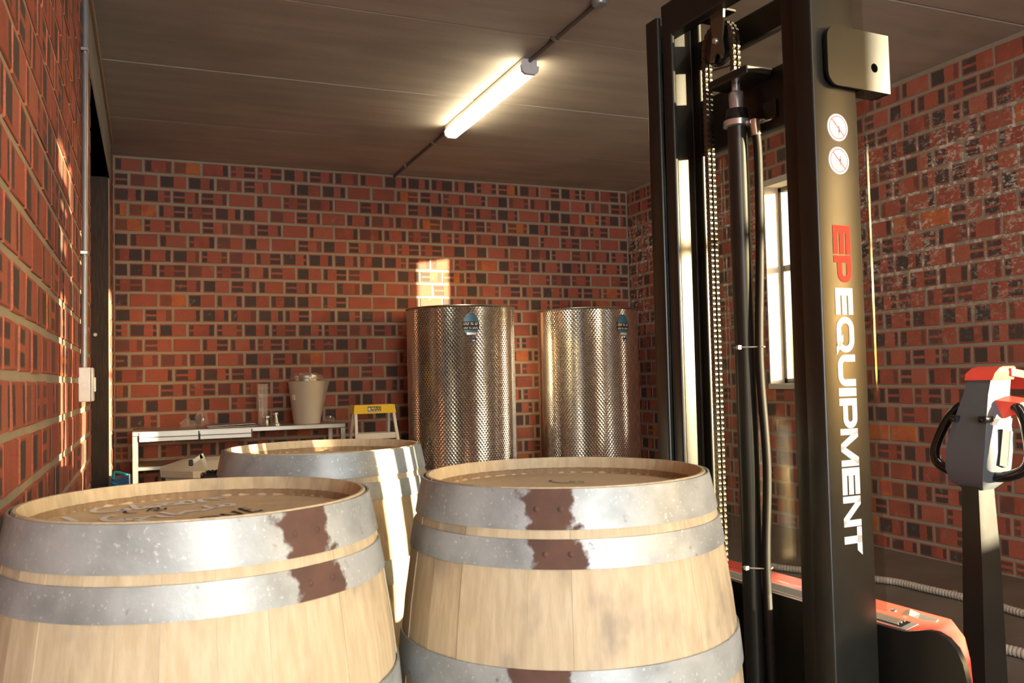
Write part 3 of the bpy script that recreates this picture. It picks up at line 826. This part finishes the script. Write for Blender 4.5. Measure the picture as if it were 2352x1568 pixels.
AY = 4.1
def atY(u, v, y): return at_plane(u, v, 1, y)
e0, e1, e2 = atY(440, 1062, AY), atY(464, 1046, AY), atY(478, 1086, AY)
ar = empty('bent_arm_stand', (e2.x, AY, 0), 'gilt metal bent lever arm on a dark stand beside the cream bin', 'lever stand')
o = Vector((e2.x, AY, 0))
def bar(a, b, wd, name, mat, par):
    a, b = Vector(a), Vector(b); d = (b - a).normalized(); sd = Vector((0, 1, 0)); up = d.cross(sd).normalized()
    m = MB(); secs = []
    for p in (a, b): secs.append([tuple(p + up * wd * i + sd * wd * 1.3 * j) for i, j in ((-1, -1), (1, -1), (1, 1), (-1, 1))])
    return m.loft(secs).bevel(.002, 1).build(name, mat, par)
bar(e0 - o, e1 - o, .009, 'upper_arm', 'brass', ar)
bar(e1 - o + Vector((-.004, 0, .008)), e2 - o, .009, 'lower_arm', 'brass', ar)
q = e0 - o; MB().box(q.x - .012, q.x + .006, -.016, .016, q.z - .014, q.z + .012, .003).build('pad', 'black', ar)
q = e2 - o; MB().box(q.x - .03, q.x + .06, -.05, .05, q.z - .05, q.z, .006).build('head_block', 'black', ar)
for i in range(4): MB().lathe([(.009, 0), (.010, .012), (.006, .017), (0, .018)], 10).build('knob', 'black_gloss', ar, True, (q.x + .0 + i * .017, -.03, q.z - .002))
MB().box(q.x - .015, q.x + .015, -.02, .02, .03, q.z - .04, .004).build('column', 'black', ar)
MB().box(q.x - .14, q.x + .14, -.13, .13, 0, .035, .006).build('foot', 'black', ar)

bb = empty('blue_bag', (-.188, 6.93, 0), 'blue bag with teal straps tucked between the wall and the steel table', 'bag')
MB().loft([[(-.06, -.12, 0), (.06, -.12, 0), (.06, .12, 0), (-.06, .12, 0)], [(-.064, -.13, .3), (.062, -.13, .3), (.062, .13, .3), (-.064, .13, .3)], [(-.066, -.11, .545), (.05, -.12, .565), (.058, .1, .575), (-.066, .11, .55)]]).bevel(.012, 2).build('body', 'blue', bb, 40)
MB().tube([(-.05, -.08, .55), (-.045, -.05, .60), (-.02, -.02, .598), (.03, .02, .575), (.05, .05, .562)], .011, 8).build('strap', 'teal', bb, True)
MB().tube([(-.05, -.125, .53), (-.02, -.13, .52), (-.01, -.128, .46), (.0, -.13, .42)], .006, 8).build('strap', 'teal', bb, True)

# ------------------------------------------------------------------ ribbed hoses on the floor
def hose(name, px, label, r, extra_a=(), extra_b=()):
    pts = list(extra_a) + [tuple(at_plane(u, v, 2, r * .9)) for u, v in px] + list(extra_b)
    path = smooth_path(pts, 10)
    out, rad = [], []
    acc = 0; nxt = 0
    L = [0]
    for a, b in zip(path, path[1:]): L.append(L[-1] + (b - a).length)
    n = int(L[-1] / .006); j = 0
    for i in range(n + 1):
        t = i * L[-1] / n
        while j < len(L) - 2 and L[j + 1] < t: j += 1
        f = (t - L[j]) / max(L[j + 1] - L[j], 1e-6)
        out.append(path[j].lerp(path[j + 1], f)); rad.append(r if i % 3 else r * .84)
    for p in out: p.z = r + .0005
    return tag(MB().tube(out, r, 12, True, rad).build(name, 'hose', None, 30), label, 'hose')
ha = hose('ribbed_hose', [(1740, 1299), (1800, 1305), (1900, 1316), (1990, 1328), (2060, 1337), (2120, 1351), (2208, 1371), (2300, 1395), (2352, 1410)], 'beige ribbed hose lying close along the window wall', .020, [(2.3, 4.75, .02), (3.0, 4.62, .02)], [(3.88, 2.5, .02), (3.7, 2.0, .02)])
hb = hose('ribbed_hose', [(2207, 1466), (2302, 1490), (2352, 1502)], 'beige ribbed hose lying on open floor behind the stacker', .022, [(2.4, 3.75, .02), (2.95, 3.35, .02)], [(3.38, 2.2, .02), (3.2, 1.6, .02)])
for u, v in ((2192, 1364),):
    p = at_plane(u, v, 2, .02); q = (at_plane(2208, 1369, 2, .02) - at_plane(2170, 1361, 2, .02)).normalized() * .007; p.z = .0205; MB().tube([p - q, p + q], .0214, 14).build('joint_band', 'oak_dark', ha, True)

# ------------------------------------------------------------------ pallet stacker
st = empty('pallet_stacker', (1.2, 1.31, 0), 'black electric pallet stacker with tall mast and red topped body beside the barrels', 'stacker', rz=R(3.3))
FAR = .552
def channel(name, s0, s1, x0, x1, z0, z1, web_side, tf=.014, tw=.012, mat='black'):
    """C section post: web at s0 (web_side -1) or s1 (+1), flanges front and back"""
    m = MB()
    ws0, ws1 = (s0, s0 + tw) if web_side < 0 else (s1 - tw, s1)
    if web_side < 0: poly = [(x0, s0), (x1, s0), (x1, s1), (x1 - tf, s1), (x1 - tf, s0 + tw), (x0 + tf, s0 + tw), (x0 + tf, s1), (x0, s1)]
    else: poly = [(x0, s1), (x0, s0), (x0 + tf, s0), (x0 + tf, s1 - tw), (x1 - tf, s1 - tw), (x1 - tf, s0), (x1, s0), (x1, s1)]
    m.prism(poly, z0, z1)
    es = [e for e in m.bm.edges if abs(e.verts[0].co.z - e.verts[1].co.z) > .5]
    bmesh.ops.bevel(m.bm, geom=es, offset=.0045, segments=3, affect='EDGES', profile=.5)
    return m.build(name, mat, st, 50)
near_o = channel('outer_mast_post', 0, .050, 0, .118, .03, 2.10, -1)
near_i = channel('inner_mast_post', .054, .092, .010, .106, .06, 2.125, -1, .013, .010)
far_o = channel('outer_mast_post', FAR - .050, FAR, 0, .118, .03, 2.10, 1)
far_i = channel('inner_mast_post', FAR - .092, FAR - .054, .010, .106, .06, 2.125, 1, .013, .010)
MB().box(.008, .045, .054, FAR - .054, 2.045, 2.128, .004).build('top_tie', 'black', st)
MB().box(.092, .112, .02, FAR - .02, 1.968, 2.036, .003).build('upper_crossbar', 'black', st)
MB().box(.094, .116, .02, FAR - .02, 1.752, 1.888, .003).build('middle_crossbar', 'black', st)
MB().box(.094, .116, .02, FAR - .02, .30, .42, .003).build('lower_crossbar', 'black', st)
MB().box(-.01, .125, -.005, FAR + .005, .0, .05, .004).build('mast_foot', 'black', st)
# lift cylinder in the middle of the mast
CS, CX = .281, .052
MB().lathe([(.0225, .05), (.0225, 1.768), (.0245, 1.772)], 32, (CX, CS, 0)).build('lift_cylinder', 'black', st, 40)
clr = MB().lathe([(.0245, 1.768), (.0310, 1.770), (.0315, 1.782), (.027, 1.785)], 36, (CX, CS, 0)).build('clamp_ring', 'chrome', st, 40)
MB().lathe([(.0265, 1.784), (.0265, 1.795), (.0250, 1.797), (.0250, 1.807), (.0235, 1.809)], 32, (CX, CS, 0)).build('gland_nut', 'black_gloss', st, 40)
MB().lathe([(.0165, 1.806), (.0165, 1.846), (.0145, 1.850)], 28, (CX, CS, 0)).build('rod_sleeve', 'chrome', st, 40)
MB().lathe([(.010, 1.845), (.010, 1.873)], 20, (CX, CS, 0)).build('piston_rod', 'chrome', st, 40)
MB().lathe([(.010, 1.885), (.009, 1.898), (.0, 1.90)], 16, (CX - .004, CS - .006, 0)).build('rod_nut', 'white', st, True)
MB().box(.018, .096, CS - .075, CS + .058, 1.866, 1.886, .004, 2).build('head_plate', 'black', st)
MB().tube([(CX + .03, CS - .02, 1.776), (CX + .05, CS - .075, 1.778)], .006, 10).build('clamp_bolt', 'chrome', clr, True)
MB().box(CX + .035, CX + .06, CS - .085, CS - .045, 1.775, 1.815, .002).build('clamp_bracket', 'black', clr)
# chain wheel, its bracket and the chain
PS, PZ, PR = .330, 1.974, .050
MB().lathe([(.010, -.009), (PR - .007, -.009), (PR - .006, -.005), (PR - .003, -.003), (PR - .003, .003), (PR - .006, .005), (PR - .007, .009), (.010, .009)], 40, closed=True).xf(Matrix.Translation((CX, PS, PZ)) @ Matrix.Rotation(R(90), 4, 'Y')).build('chain_wheel', 'black_gloss', st, 40)
br = MB()
out_ = [(PS - .040, 2.05), (PS - .034, 2.0), (PS - .030, PZ + .004), (PS - .034, PZ - .030)] + [(PS + .014 * math.cos(R(a)) - .010, PZ - .040 + .016 * math.sin(R(a))) for a in (180, 135, 90, 45, 0)] + [(PS + .016, PZ - .036), (PS + .012, PZ - .02), (PS + .006, PZ + .008), (PS + .004, 2.0), (PS + .010, 2.05)]
br.prism(out_, CX - .020, CX - .015, 'x')
brk = br.build('wheel_bracket', 'bracket', st)
MB().box(CX - .020, CX + .020, PS - .036, PS + .050, 2.044, 2.050, .001).build('wheel_hanger', 'black', st)
MB().lathe([(.0, .006), (.006, .005), (.0075, 0), (.0075, -.01)], 14).xf(Matrix.Translation((CX - .020, PS - .008, PZ + .006)) @ Matrix.Rotation(R(-90), 4, 'Y')).build('axle_bolt', 'chrome', brk, True)
MB().tube([(CX - .006, PS - .055, PZ - .062), (CX - .006, PS + .02, PZ - .052)], .002, 6).build('split_pin', 'black', brk)
path = [Vector((CX, PS + PR, z)) for z in [.55 + i * (PZ - .55) / 60 for i in range(61)]]
path += [Vector((CX, PS + PR * math.cos(R(a)), PZ + PR * math.sin(R(a)))) for a in range(8, 180, 8)]
path += [Vector((CX, PS - PR, PZ)), Vector((CX, PS - PR, 1.886))]
L = [0]
for a, b in zip(path, path[1:]): L.append(L[-1] + (b - a).length)
def along(t):
    for j in range(len(L) - 1):
        if L[j + 1] >= t: break
    f = (t - L[j]) / (L[j + 1] - L[j]); return path[j].lerp(path[j + 1], f), (path[j + 1] - path[j]).normalized()
pitch = .0127
pm = MB(); n = int(L[-1] / pitch)
def plate_poly(hl_, r, wst): 
    return circ(hl_, 0, r, 8, -100, 100) + [(0, wst)] + circ(-hl_, 0, r, 8, 80, 280) + [(0, -wst)]
for i in range(n + 1):
    p, d = along(min(i * pitch, L[-1]))
    pm.tube([p + Vector((-.0106, 0, 0)), p + Vector((.0106, 0, 0))], .0028, 8)
ch = pm.build('lift_chain', 'chain', st, True)
lm = {}
for wide in (0, 1):
    m = MB()
    for sg in (-1, 1):
        for off in ((.0062,) if not wide else (.0088, .0040)):
            m.prism(plate_poly(pitch / 2, .0074, .0052), sg * off - .0008, sg * off + .0008, 'x')
    oo = m.build('chain_link', 'chain', ch); lm[wide] = oo.data; bpy.data.objects.remove(oo)
for i in range(n):
    p, d = along((i + .5) * pitch)
    o = bpy.data.objects.new('chain_link', lm[i % 2]); COL.objects.link(o); o.parent = ch; o.location = p
    o.rotation_euler = (math.atan2(d.z, d.y), 0, 0)
# hydraulic hose tied to the cylinder
hp = smooth_path([(CX + .016, CS - .040, 1.765), (CX + .026, CS - .036, 1.70), (CX + .024, CS - .034, 1.5), (CX + .014, CS - .033, 1.30), (CX + .014, CS - .032, 1.2), (CX + .020, CS - .036, 1.0), (CX + .012, CS - .032, .80), (CX + .012, CS - .036, .6), (CX + .010, CS - .040, .4)], 8)
hs = MB().tube(hp, .0095, 14).build('hydraulic_hose', 'black_matt', st, True)
MB().tube([hp[0] + Vector((0, 0, .012)), hp[0], hp[4]], .0115, 14).build('hose_fitting', 'chrome', hs, True)
for z in (1.269, .783):
    pts = [(CX + .0238 * math.cos(R(a)), CS + .0238 * math.sin(R(a)), z) for a in range(20, 230, 15)] + [(CX + .0, CS - .030, z), (CX + .014, CS - .0445, z), (CX + .026, CS - .036, z), (CX + .024, CS - .01, z)]
    zt = MB().tube(pts + [pts[0]], .0016, 6).build('cable_tie', 'aluminium', st, True)
    MB().box(CX - .028, CX - .020, CS - .012, CS - .004, z - .004, z + .004).build('tie_head', 'aluminium', zt)
for z in (.66, .625): MB().lathe([(.0, .002), (.0028, .001), (.003, 0)], 8).xf(Matrix.Translation((CX + .012, CS - .0226, z)) @ Matrix.Rotation(R(90), 4, 'X')).build('grease_nipple', 'chrome', st, True)
# clear guard behind the mast and the bracket that holds it
MB().box(.128, .133, -.010, FAR + .005, .74, 2.20).build('mast_guard', 'guard', st)
poly = circ(.052, 1.866, .026, 6, 180, 90)[::1] + [(.196, 1.892), (.196, 1.772)] + circ(.052, 1.798, .026, 6, 270, 180)
hole = circ(.153, 1.820, .0095, 18)
m = MB()
vo = [m.bm.verts.new((x, -.016, z)) for x, z in poly]; vh = [m.bm.verts.new((x, -.016, z)) for x, z in hole]
eo = [m.bm.edges.new((vo[i], vo[(i + 1) % len(vo)])) for i in range(len(vo))] + [m.bm.edges.new((vh[i], vh[(i + 1) % len(vh)])) for i in range(len(vh))]
bmesh.ops.triangle_fill(m.bm, edges=eo, use_beauty=True)
g = bmesh.ops.extrude_face_region(m.bm, geom=list(m.bm.faces))
bmesh.ops.translate(m.bm, vec=(0, .006, 0), verts=[v for v in g['geom'] if isinstance(v, bmesh.types.BMVert)])
gb = m.build('guard_bracket', 'black', st)
MB().box(.030, .118, -.0105, .001, 1.80, 1.865, .002).build('bracket_pad', 'black', gb)
MB().box(.120, .196, -.0105, .030, 1.772, 1.777).build('bracket_flange', 'black', gb)
MB().box(.191, .196, -.0105, .030, 1.772, 1.892).build('bracket_flange', 'black', gb)
# warning discs
def disc_sign(z, kind):
    rt = MB().lathe([(.0, .0012), (.0270, .0012), (.0275, .0006), (.0275, 0)], 40).xf(Matrix.Rotation(R(90), 4, 'X')).build('warning_sign', 'white_print', st, True, (.061, 0, z))
    tag(rt, 'round white warning sticker with a red ring and a small figure')
    m = MB(); ring = circ(0, 0, .0235, 36)
    rin = circ(0, 0, .0217, 36)
    a = [m.bm.verts.new((x, -.0015, y)) for x, y in ring]; b = [m.bm.verts.new((x, -.0015, y)) for x, y in rin]
    for i in range(36): m.bm.faces.new((a[i], a[(i + 1) % 36], b[(i + 1) % 36], b[i]))
    d = .0158; e = .0009
    m.bm.faces.new([m.bm.verts.new(p) for p in ((-d - e, -.0016, d - e), (-d + e, -.0016, d + e), (d + e, -.0016, -d + e), (d - e, -.0016, -d - e))])
    m.build('prohibition_ring', 'pink_print', rt)
    m = MB(); y = -.0014
    def q(x0, x1, z0, z1): m.bm.faces.new([m.bm.verts.new(p) for p in ((x0, y, z0), (x1, y, z0), (x1, y, z1), (x0, y, z1))])
    q(-.0085, -.0078, -.017, .017)
    if kind: q(-.006, -.0054, .008, .017); q(-.006, .006, .008, .0086)
    else: q(-.006, -.0054, -.015, -.006); q(-.006, .007, -.015, -.0144)
    oz = -.002 if kind else .003
    m.bm.faces.new([m.bm.verts.new((.003 + .0016 * math.cos(t), y, .0075 + oz - .004 + .0016 * math.sin(t))) for t in [2 * math.pi * i / 10 for i in range(10)]])
    q(.0005, .0055, -.0005 + oz, .0008 + oz); q(.0016, .0046, -.0075 + oz, .0 + oz); q(.0017, .0025, -.016 + oz, -.0075 + oz); q(.0036, .0044, -.016 + oz, -.0075 + oz)
    m.build('pictogram', 'ink', rt)
disc_sign(1.693, 1); disc_sign(1.627, 0)
# lettering down the side of the mast: EP in red, EQUIPMENT in white, letters lying on their side
def glyph(mb, ch_, a0, wd, ht, T_):
    """stroke letter in a box: a along reading direction (downwards), b across (0 foot .. ht top)"""
    def quad(p): mb.bm.faces.new([mb.bm.verts.new((x, -.0009, z)) for x, z in [T_(a0 + a, b) for a, b in p]])
    def rect(a, b, c, d): quad([(a, c), (b, c), (b, d), (a, d)])
    k_ = ht * .27; g_ = (ht - 3 * k_) / 2
    def bow(cx, cy, r0, r1, t0, t1, n=10, sx=1):
        for i in range(n):
            u0, u1 = R(t0 + (t1 - t0) * i / n), R(t0 + (t1 - t0) * (i + 1) / n)
            quad([(cx + r0 * sx * math.cos(u0), cy + r0 * math.sin(u0)), (cx + r1 * sx * math.cos(u0), cy + r1 * math.sin(u0)), (cx + r1 * sx * math.cos(u1), cy + r1 * math.sin(u1)), (cx + r0 * sx * math.cos(u1), cy + r0 * math.sin(u1))])
    if ch_ == 'E':
        rect(0, k_ * 1.15, 0, ht)
        for i in range(3): rect(k_ * 1.15, wd, i * (k_ + g_), i * (k_ + g_) + k_)
    elif ch_ == 'P':
        rect(0, k_ * 1.1, 0, ht); r = ht * .40
        rect(k_ * 1.1, wd - r, ht - k_, ht); rect(k_ * 1.1, wd - r, ht - 2 * r, ht - 2 * r + k_)
        bow(wd - r, ht - r, r - k_, r, -90, 90)
    elif ch_ == 'Q':
        r = ht / 2
        bow(r, r, r - k_, r, 90, 270); bow(wd - r, r, r - k_, r, -90, 90)
        rect(r, wd - r, ht - k_, ht); rect(r, wd - r, 0, k_)
        quad([(wd * .48, ht * .36), (wd * .68, ht * .36), (wd * 1.08, -.04 * ht), (wd * .86, -.04 * ht)])
    elif ch_ == 'U':
        r = ht * .45
        rect(0, k_ * 1.1, r, ht); rect(wd - k_ * 1.1, wd, r, ht); rect(r, wd - r, 0, k_)
        bow(r, r, r - k_, r, 180, 270); bow(wd - r, r, r - k_, r, 270, 360)
    elif ch_ == 'I': rect(0, wd, 0, ht)
    elif ch_ == 'M':
        rect(0, k_ * .95, 0, ht); rect(wd - k_ * .95, wd, 0, ht)
        quad([(0, ht), (k_ * 1.3, ht), (wd * .5 + k_ * .55, 0), (wd * .5 - k_ * .55, 0)])
        quad([(wd, ht), (wd - k_ * 1.3, ht), (wd * .5 - k_ * .55, 0), (wd * .5 + k_ * .55, 0)])
    elif ch_ == 'N':
        rect(0, k_, 0, ht); rect(wd - k_, wd, 0, ht)
        quad([(0, ht), (k_ * 1.3, ht), (wd, 0), (wd - k_ * 1.3, 0)])
    elif ch_ == 'T':
        rect(0, wd * .92, ht - k_, ht); rect(wd * .36, wd * .36 + k_ * 1.15, 0, ht)
        quad([(wd * .92, ht), (wd * .92, ht - k_), (wd * .96, ht - k_), (wd * 1.18, ht)])
XT0, HT_ = .037, .0465
def letters(name, items, mat, lab):
    m = MB()
    for c_, za, zb in items:
        glyph(m, c_, 0, za - zb, HT_, lambda a, b, za=za: (XT0 + b, za - a))
    return tag(m.build(name, mat, st), lab)
letters('lettering', [('E', 1.498, 1.441), ('P', 1.438, 1.385)], 'red_print', 'red letters EP printed on the mast side')
def zpx(v): return 1.369 - (v - 667) / (1278 - 667) * (1.369 - .853)
wl_ = [('E', 661, 723), ('Q', 728, 811), ('U', 816, 889), ('I', 893, 912), ('P', 917, 986), ('M', 987, 1073), ('E', 1077, 1138), ('N', 1142, 1211), ('T', 1213, 1268)]
letters('lettering', [(c_, zpx(a), zpx(b)) for c_, a, b in wl_], 'white_print', 'white letters EQUIPMENT printed on the mast side')
# body behind the mast with its red cover
BS0, BS1 = -.105, .69
MB().box(.165, .236, BS0 + .02, BS1 - .02, .10, .685, .01, 2).build('battery_case', 'black', st, 40)
rc = MB().loft([[(.188, s, .706), (.242, s, .722), (.247, s, .712), (.247, s, .60), (.190, s, .60)] for s in (BS0 + .03, BS1 - .03)])
top = [(BS0 + .0, .60), (BS0 + .004, .66), (BS0 + .014, .70), (BS0 + .036, .722), (BS1 - .036, .722), (BS1 - .014, .70), (BS1 - .004, .66), (BS1, .60)]
rc = MB(); a = [rc.bm.verts.new((.150, s, z - .016)) for s, z in top]; b = [rc.bm.verts.new((.240, s, z)) for s, z in top]; c = [rc.bm.verts.new((.248, s, z - .008)) for s, z in top]; d = [rc.bm.verts.new((.248, s, .58)) for s, z in top]; e = [rc.bm.verts.new((.150, s, .58)) for s, z in top]
for p, q in ((a, b), (b, c), (c, d), (d, e), (e, a)):
    for i in range(len(top) - 1): rc.bm.faces.new((p[i], p[i + 1], q[i + 1], q[i]))
rc.bm.faces.new((a[0], b[0], c[0], d[0], e[0])); rc.bm.faces.new((a[-1], b[-1], c[-1], d[-1], e[-1]))
red = rc.build('red_cover', 'red', st, 50)
fp = [(BS1, .05), (BS1, .66), (BS1 - .03, .7062), (BS0 + .10, .7062), (BS0 + .075, .7066)]
fp += [(BS0 + .055, .709), (BS0 + .035, .715), (BS0 + .012, .722), (BS0 - .010, .724), (BS0 - .032, .718), (BS0 - .050, .704), (BS0 - .063, .68), (BS0 - .072, .64), (BS0 - .076, .58), (BS0 - .078, .05)]
MB().prism(fp, .138, .1505, 'x').bevel(.004, 2).build('front_panel', 'black', st, 40)
def top_strip(x0, x1, s0, s1, lift, name, mat, par):
    zf = lambda x: .706 + (x - .150) * .1778 + lift
    return MB().loft([[(x0, s, zf(x0)), (x1, s, zf(x1)), (x1, s, zf(x1) + .0006), (x0, s, zf(x0) + .0006)] for s in (s0, s1)]).build(name, mat, par)
lbp = top_strip(.1515, .186, -.038, .655, .0004, 'rating_plate', 'alu_white', st)
tag(lbp, 'pale grey rating plate strip along the cover edge')
top_strip(.1555, .182, .105, .64, .0012, 'plate_panel', 'conduit', lbp)
top_strip(.155, .184, -.024, .092, .0012, 'plate_panel', 'ink', lbp)
for i in range(5): top_strip(.160 + i * .0046, .1622 + i * .0046, -.012 + .004 * (i % 2), .078 - .006 * (i % 3), .0020, 'rating_text', 'cream_label', lbp)
top_strip(.158, .178, .20, .235, .0020, 'warning_patch', 'orange', lbp)
for s in (.044, .42):
    MB().lathe([(.0, .004), (.007, .003), (.011, .0005), (.011, -.004)], 18).xf(Matrix.Translation((.215, s, .7155)) @ Matrix.Rotation(R(-10), 4, 'Y')).build('cover_screw', 'chrome', red, True)
MB().loft([[(.205, -.055, .712), (.222, -.055, .720), (.222, -.055, .7212), (.205, -.055, .7132)], [(.207, -.02, .716), (.220, -.015, .722), (.220, -.015, .7232), (.207, -.02, .7172)], [(.200, -.005, .720), (.216, .005, .727), (.216, .005, .7282), (.200, -.005, .7212)], [(.204, .022, .713), (.222, .022, .721), (.222, .022, .7222), (.204, .022, .7142)]]).build('cable_tag', 'cream_label', red)
MB().lathe([(.0, .028), (.012, .026), (.017, .016), (.016, .004), (.012, 0)], 20).build('emergency_knob', 'red', red, True, (.215, .165, .716))
# drive unit, wheels
MB().box(.247, .78, .06, .53, .08, .40, .03, 3).build('drive_cover', 'black', st, 40)
for x, s, r in ((.55, .293, .10), (.32, -.03, .06), (.32, .62, .06), (.06, .04, .03), (.06, FAR - .04, .03)):
    MB().lathe([(.01, -.03), (r - .008, -.03), (r, -.022), (r, .022), (r - .008, .03), (.01, .03)], 28, closed=True).xf(Matrix.Translation((x, s, r)) @ Matrix.Rotation(R(90), 4, 'X')).build('wheel', 'black_matt', st, 40)
for s in (-.03, .62): MB().box(.29, .35, s - .04, s + .04, .11, .16, .004).build('caster_bracket', 'black', st)
# tiller: post, head, loops, buttons
MB().loft([[(.785, .262, .36), (.875, .262, .36), (.875, .324, .36), (.785, .324, .36)], [(.797, .264, .70), (.872, .264, .70), (.872, .320, .70), (.797, .320, .70)], [(.802, .268, .915), (.862, .268, .915), (.862, .316, .915), (.802, .316, .915)]]).bevel(.006, 3).build('tiller_post', 'black', st, 40)
TS = .292
def sec(x0, x1, h, z, tilt=0): return [(x0, TS - h, z), (x1, TS - h * .85, z + tilt), (x1, TS + h * .85, z + tilt), (x0, TS + h, z)]
hd = MB().loft([sec(.812, .862, .030, .893), sec(.788, .888, .046, .912), sec(.780, .905, .054, .945), sec(.786, .912, .056, .99), sec(.800, .918, .052, 1.04), sec(.820, .925, .044, 1.09), sec(.840, .935, .036, 1.14), sec(.856, .945, .034, 1.178)]).bevel(.012, 3, 20).build('tiller_head', 'grey', st, 45)
MB().loft([sec(.853, .950, .040, 1.178), sec(.862, .957, .042, 1.196), sec(.885, .960, .040, 1.210), sec(.905, .958, .036, 1.214)]).bevel(.005, 2, 20).build('head_cap', 'red', hd, 45)
MB().loft([[(.93, TS - .042, 1.208), (.93, TS - .042, 1.188), (.93, TS + .042, 1.188), (.93, TS + .042, 1.208)], [(.99, TS - .04, 1.200), (.99, TS - .04, 1.180), (.99, TS + .04, 1.180), (.99, TS + .04, 1.200)], [(1.04, TS - .035, 1.165), (1.03, TS - .035, 1.150), (1.03, TS + .035, 1.150), (1.04, TS + .035, 1.165)]]).bevel(.005, 2).build('belly_switch', 'red', hd, 45)
for sg in (-1, 1):
    b_ = TS + sg * .036
    MB().loft([[(.865, b_, 1.125), (.925, b_, 1.135), (.922, b_, 1.080), (.885, b_, 1.072)], [(.872, b_ + sg * .030, 1.122), (.93, b_ + sg * .032, 1.130), (.925, b_ + sg * .030, 1.092), (.89, b_ + sg * .030, 1.085)], [(.885, b_ + sg * .055, 1.118), (.935, b_ + sg * .06, 1.124), (.93, b_ + sg * .06, 1.100), (.90, b_ + sg * .055, 1.098)]]).bevel(.006, 2).build('travel_switch', 'red', hd, 45)
    lp = smooth_path([(.900, b_ + sg * .01, 1.108), (.890, b_ + sg * .045, 1.106), (.876, b_ + sg * .070, 1.078), (.860, b_ + sg * .090, 1.030), (.848, b_ + sg * .100, .985), (.842, b_ + sg * .088, .952), (.840, b_ + sg * .045, .932), (.842, b_ - sg * .0, .926)], 6)
    MB().tube(lp, .0135, 16).build('grip_loop', 'black_gloss', hd, True)
    MB().box(.800, .836, b_ - .012 + sg * .006, b_ + .012 + sg * .006, 1.068, 1.086, .005, 2).build('thumb_button', 'black_gloss', hd, 40)
# labels on the near side of the head
fx = [(.842, .958), (.872, .950), (.890, 1.045), (.862, 1.050)]
MB().prism(fx, TS - .0575, TS - .0480, 'y').build('side_label', 'ink', hd)
MB().prism([(.876, .955), (.885, .953), (.901, 1.042), (.893, 1.044)], TS - .0575, TS - .0480, 'y').build('side_label', 'cream_label', hd)
MB().prism([(.826, 1.062), (.905, 1.062), (.908, 1.076), (.832, 1.078)], TS - .053, TS - .040, 'y').build('side_strip', 'cream_label', hd)
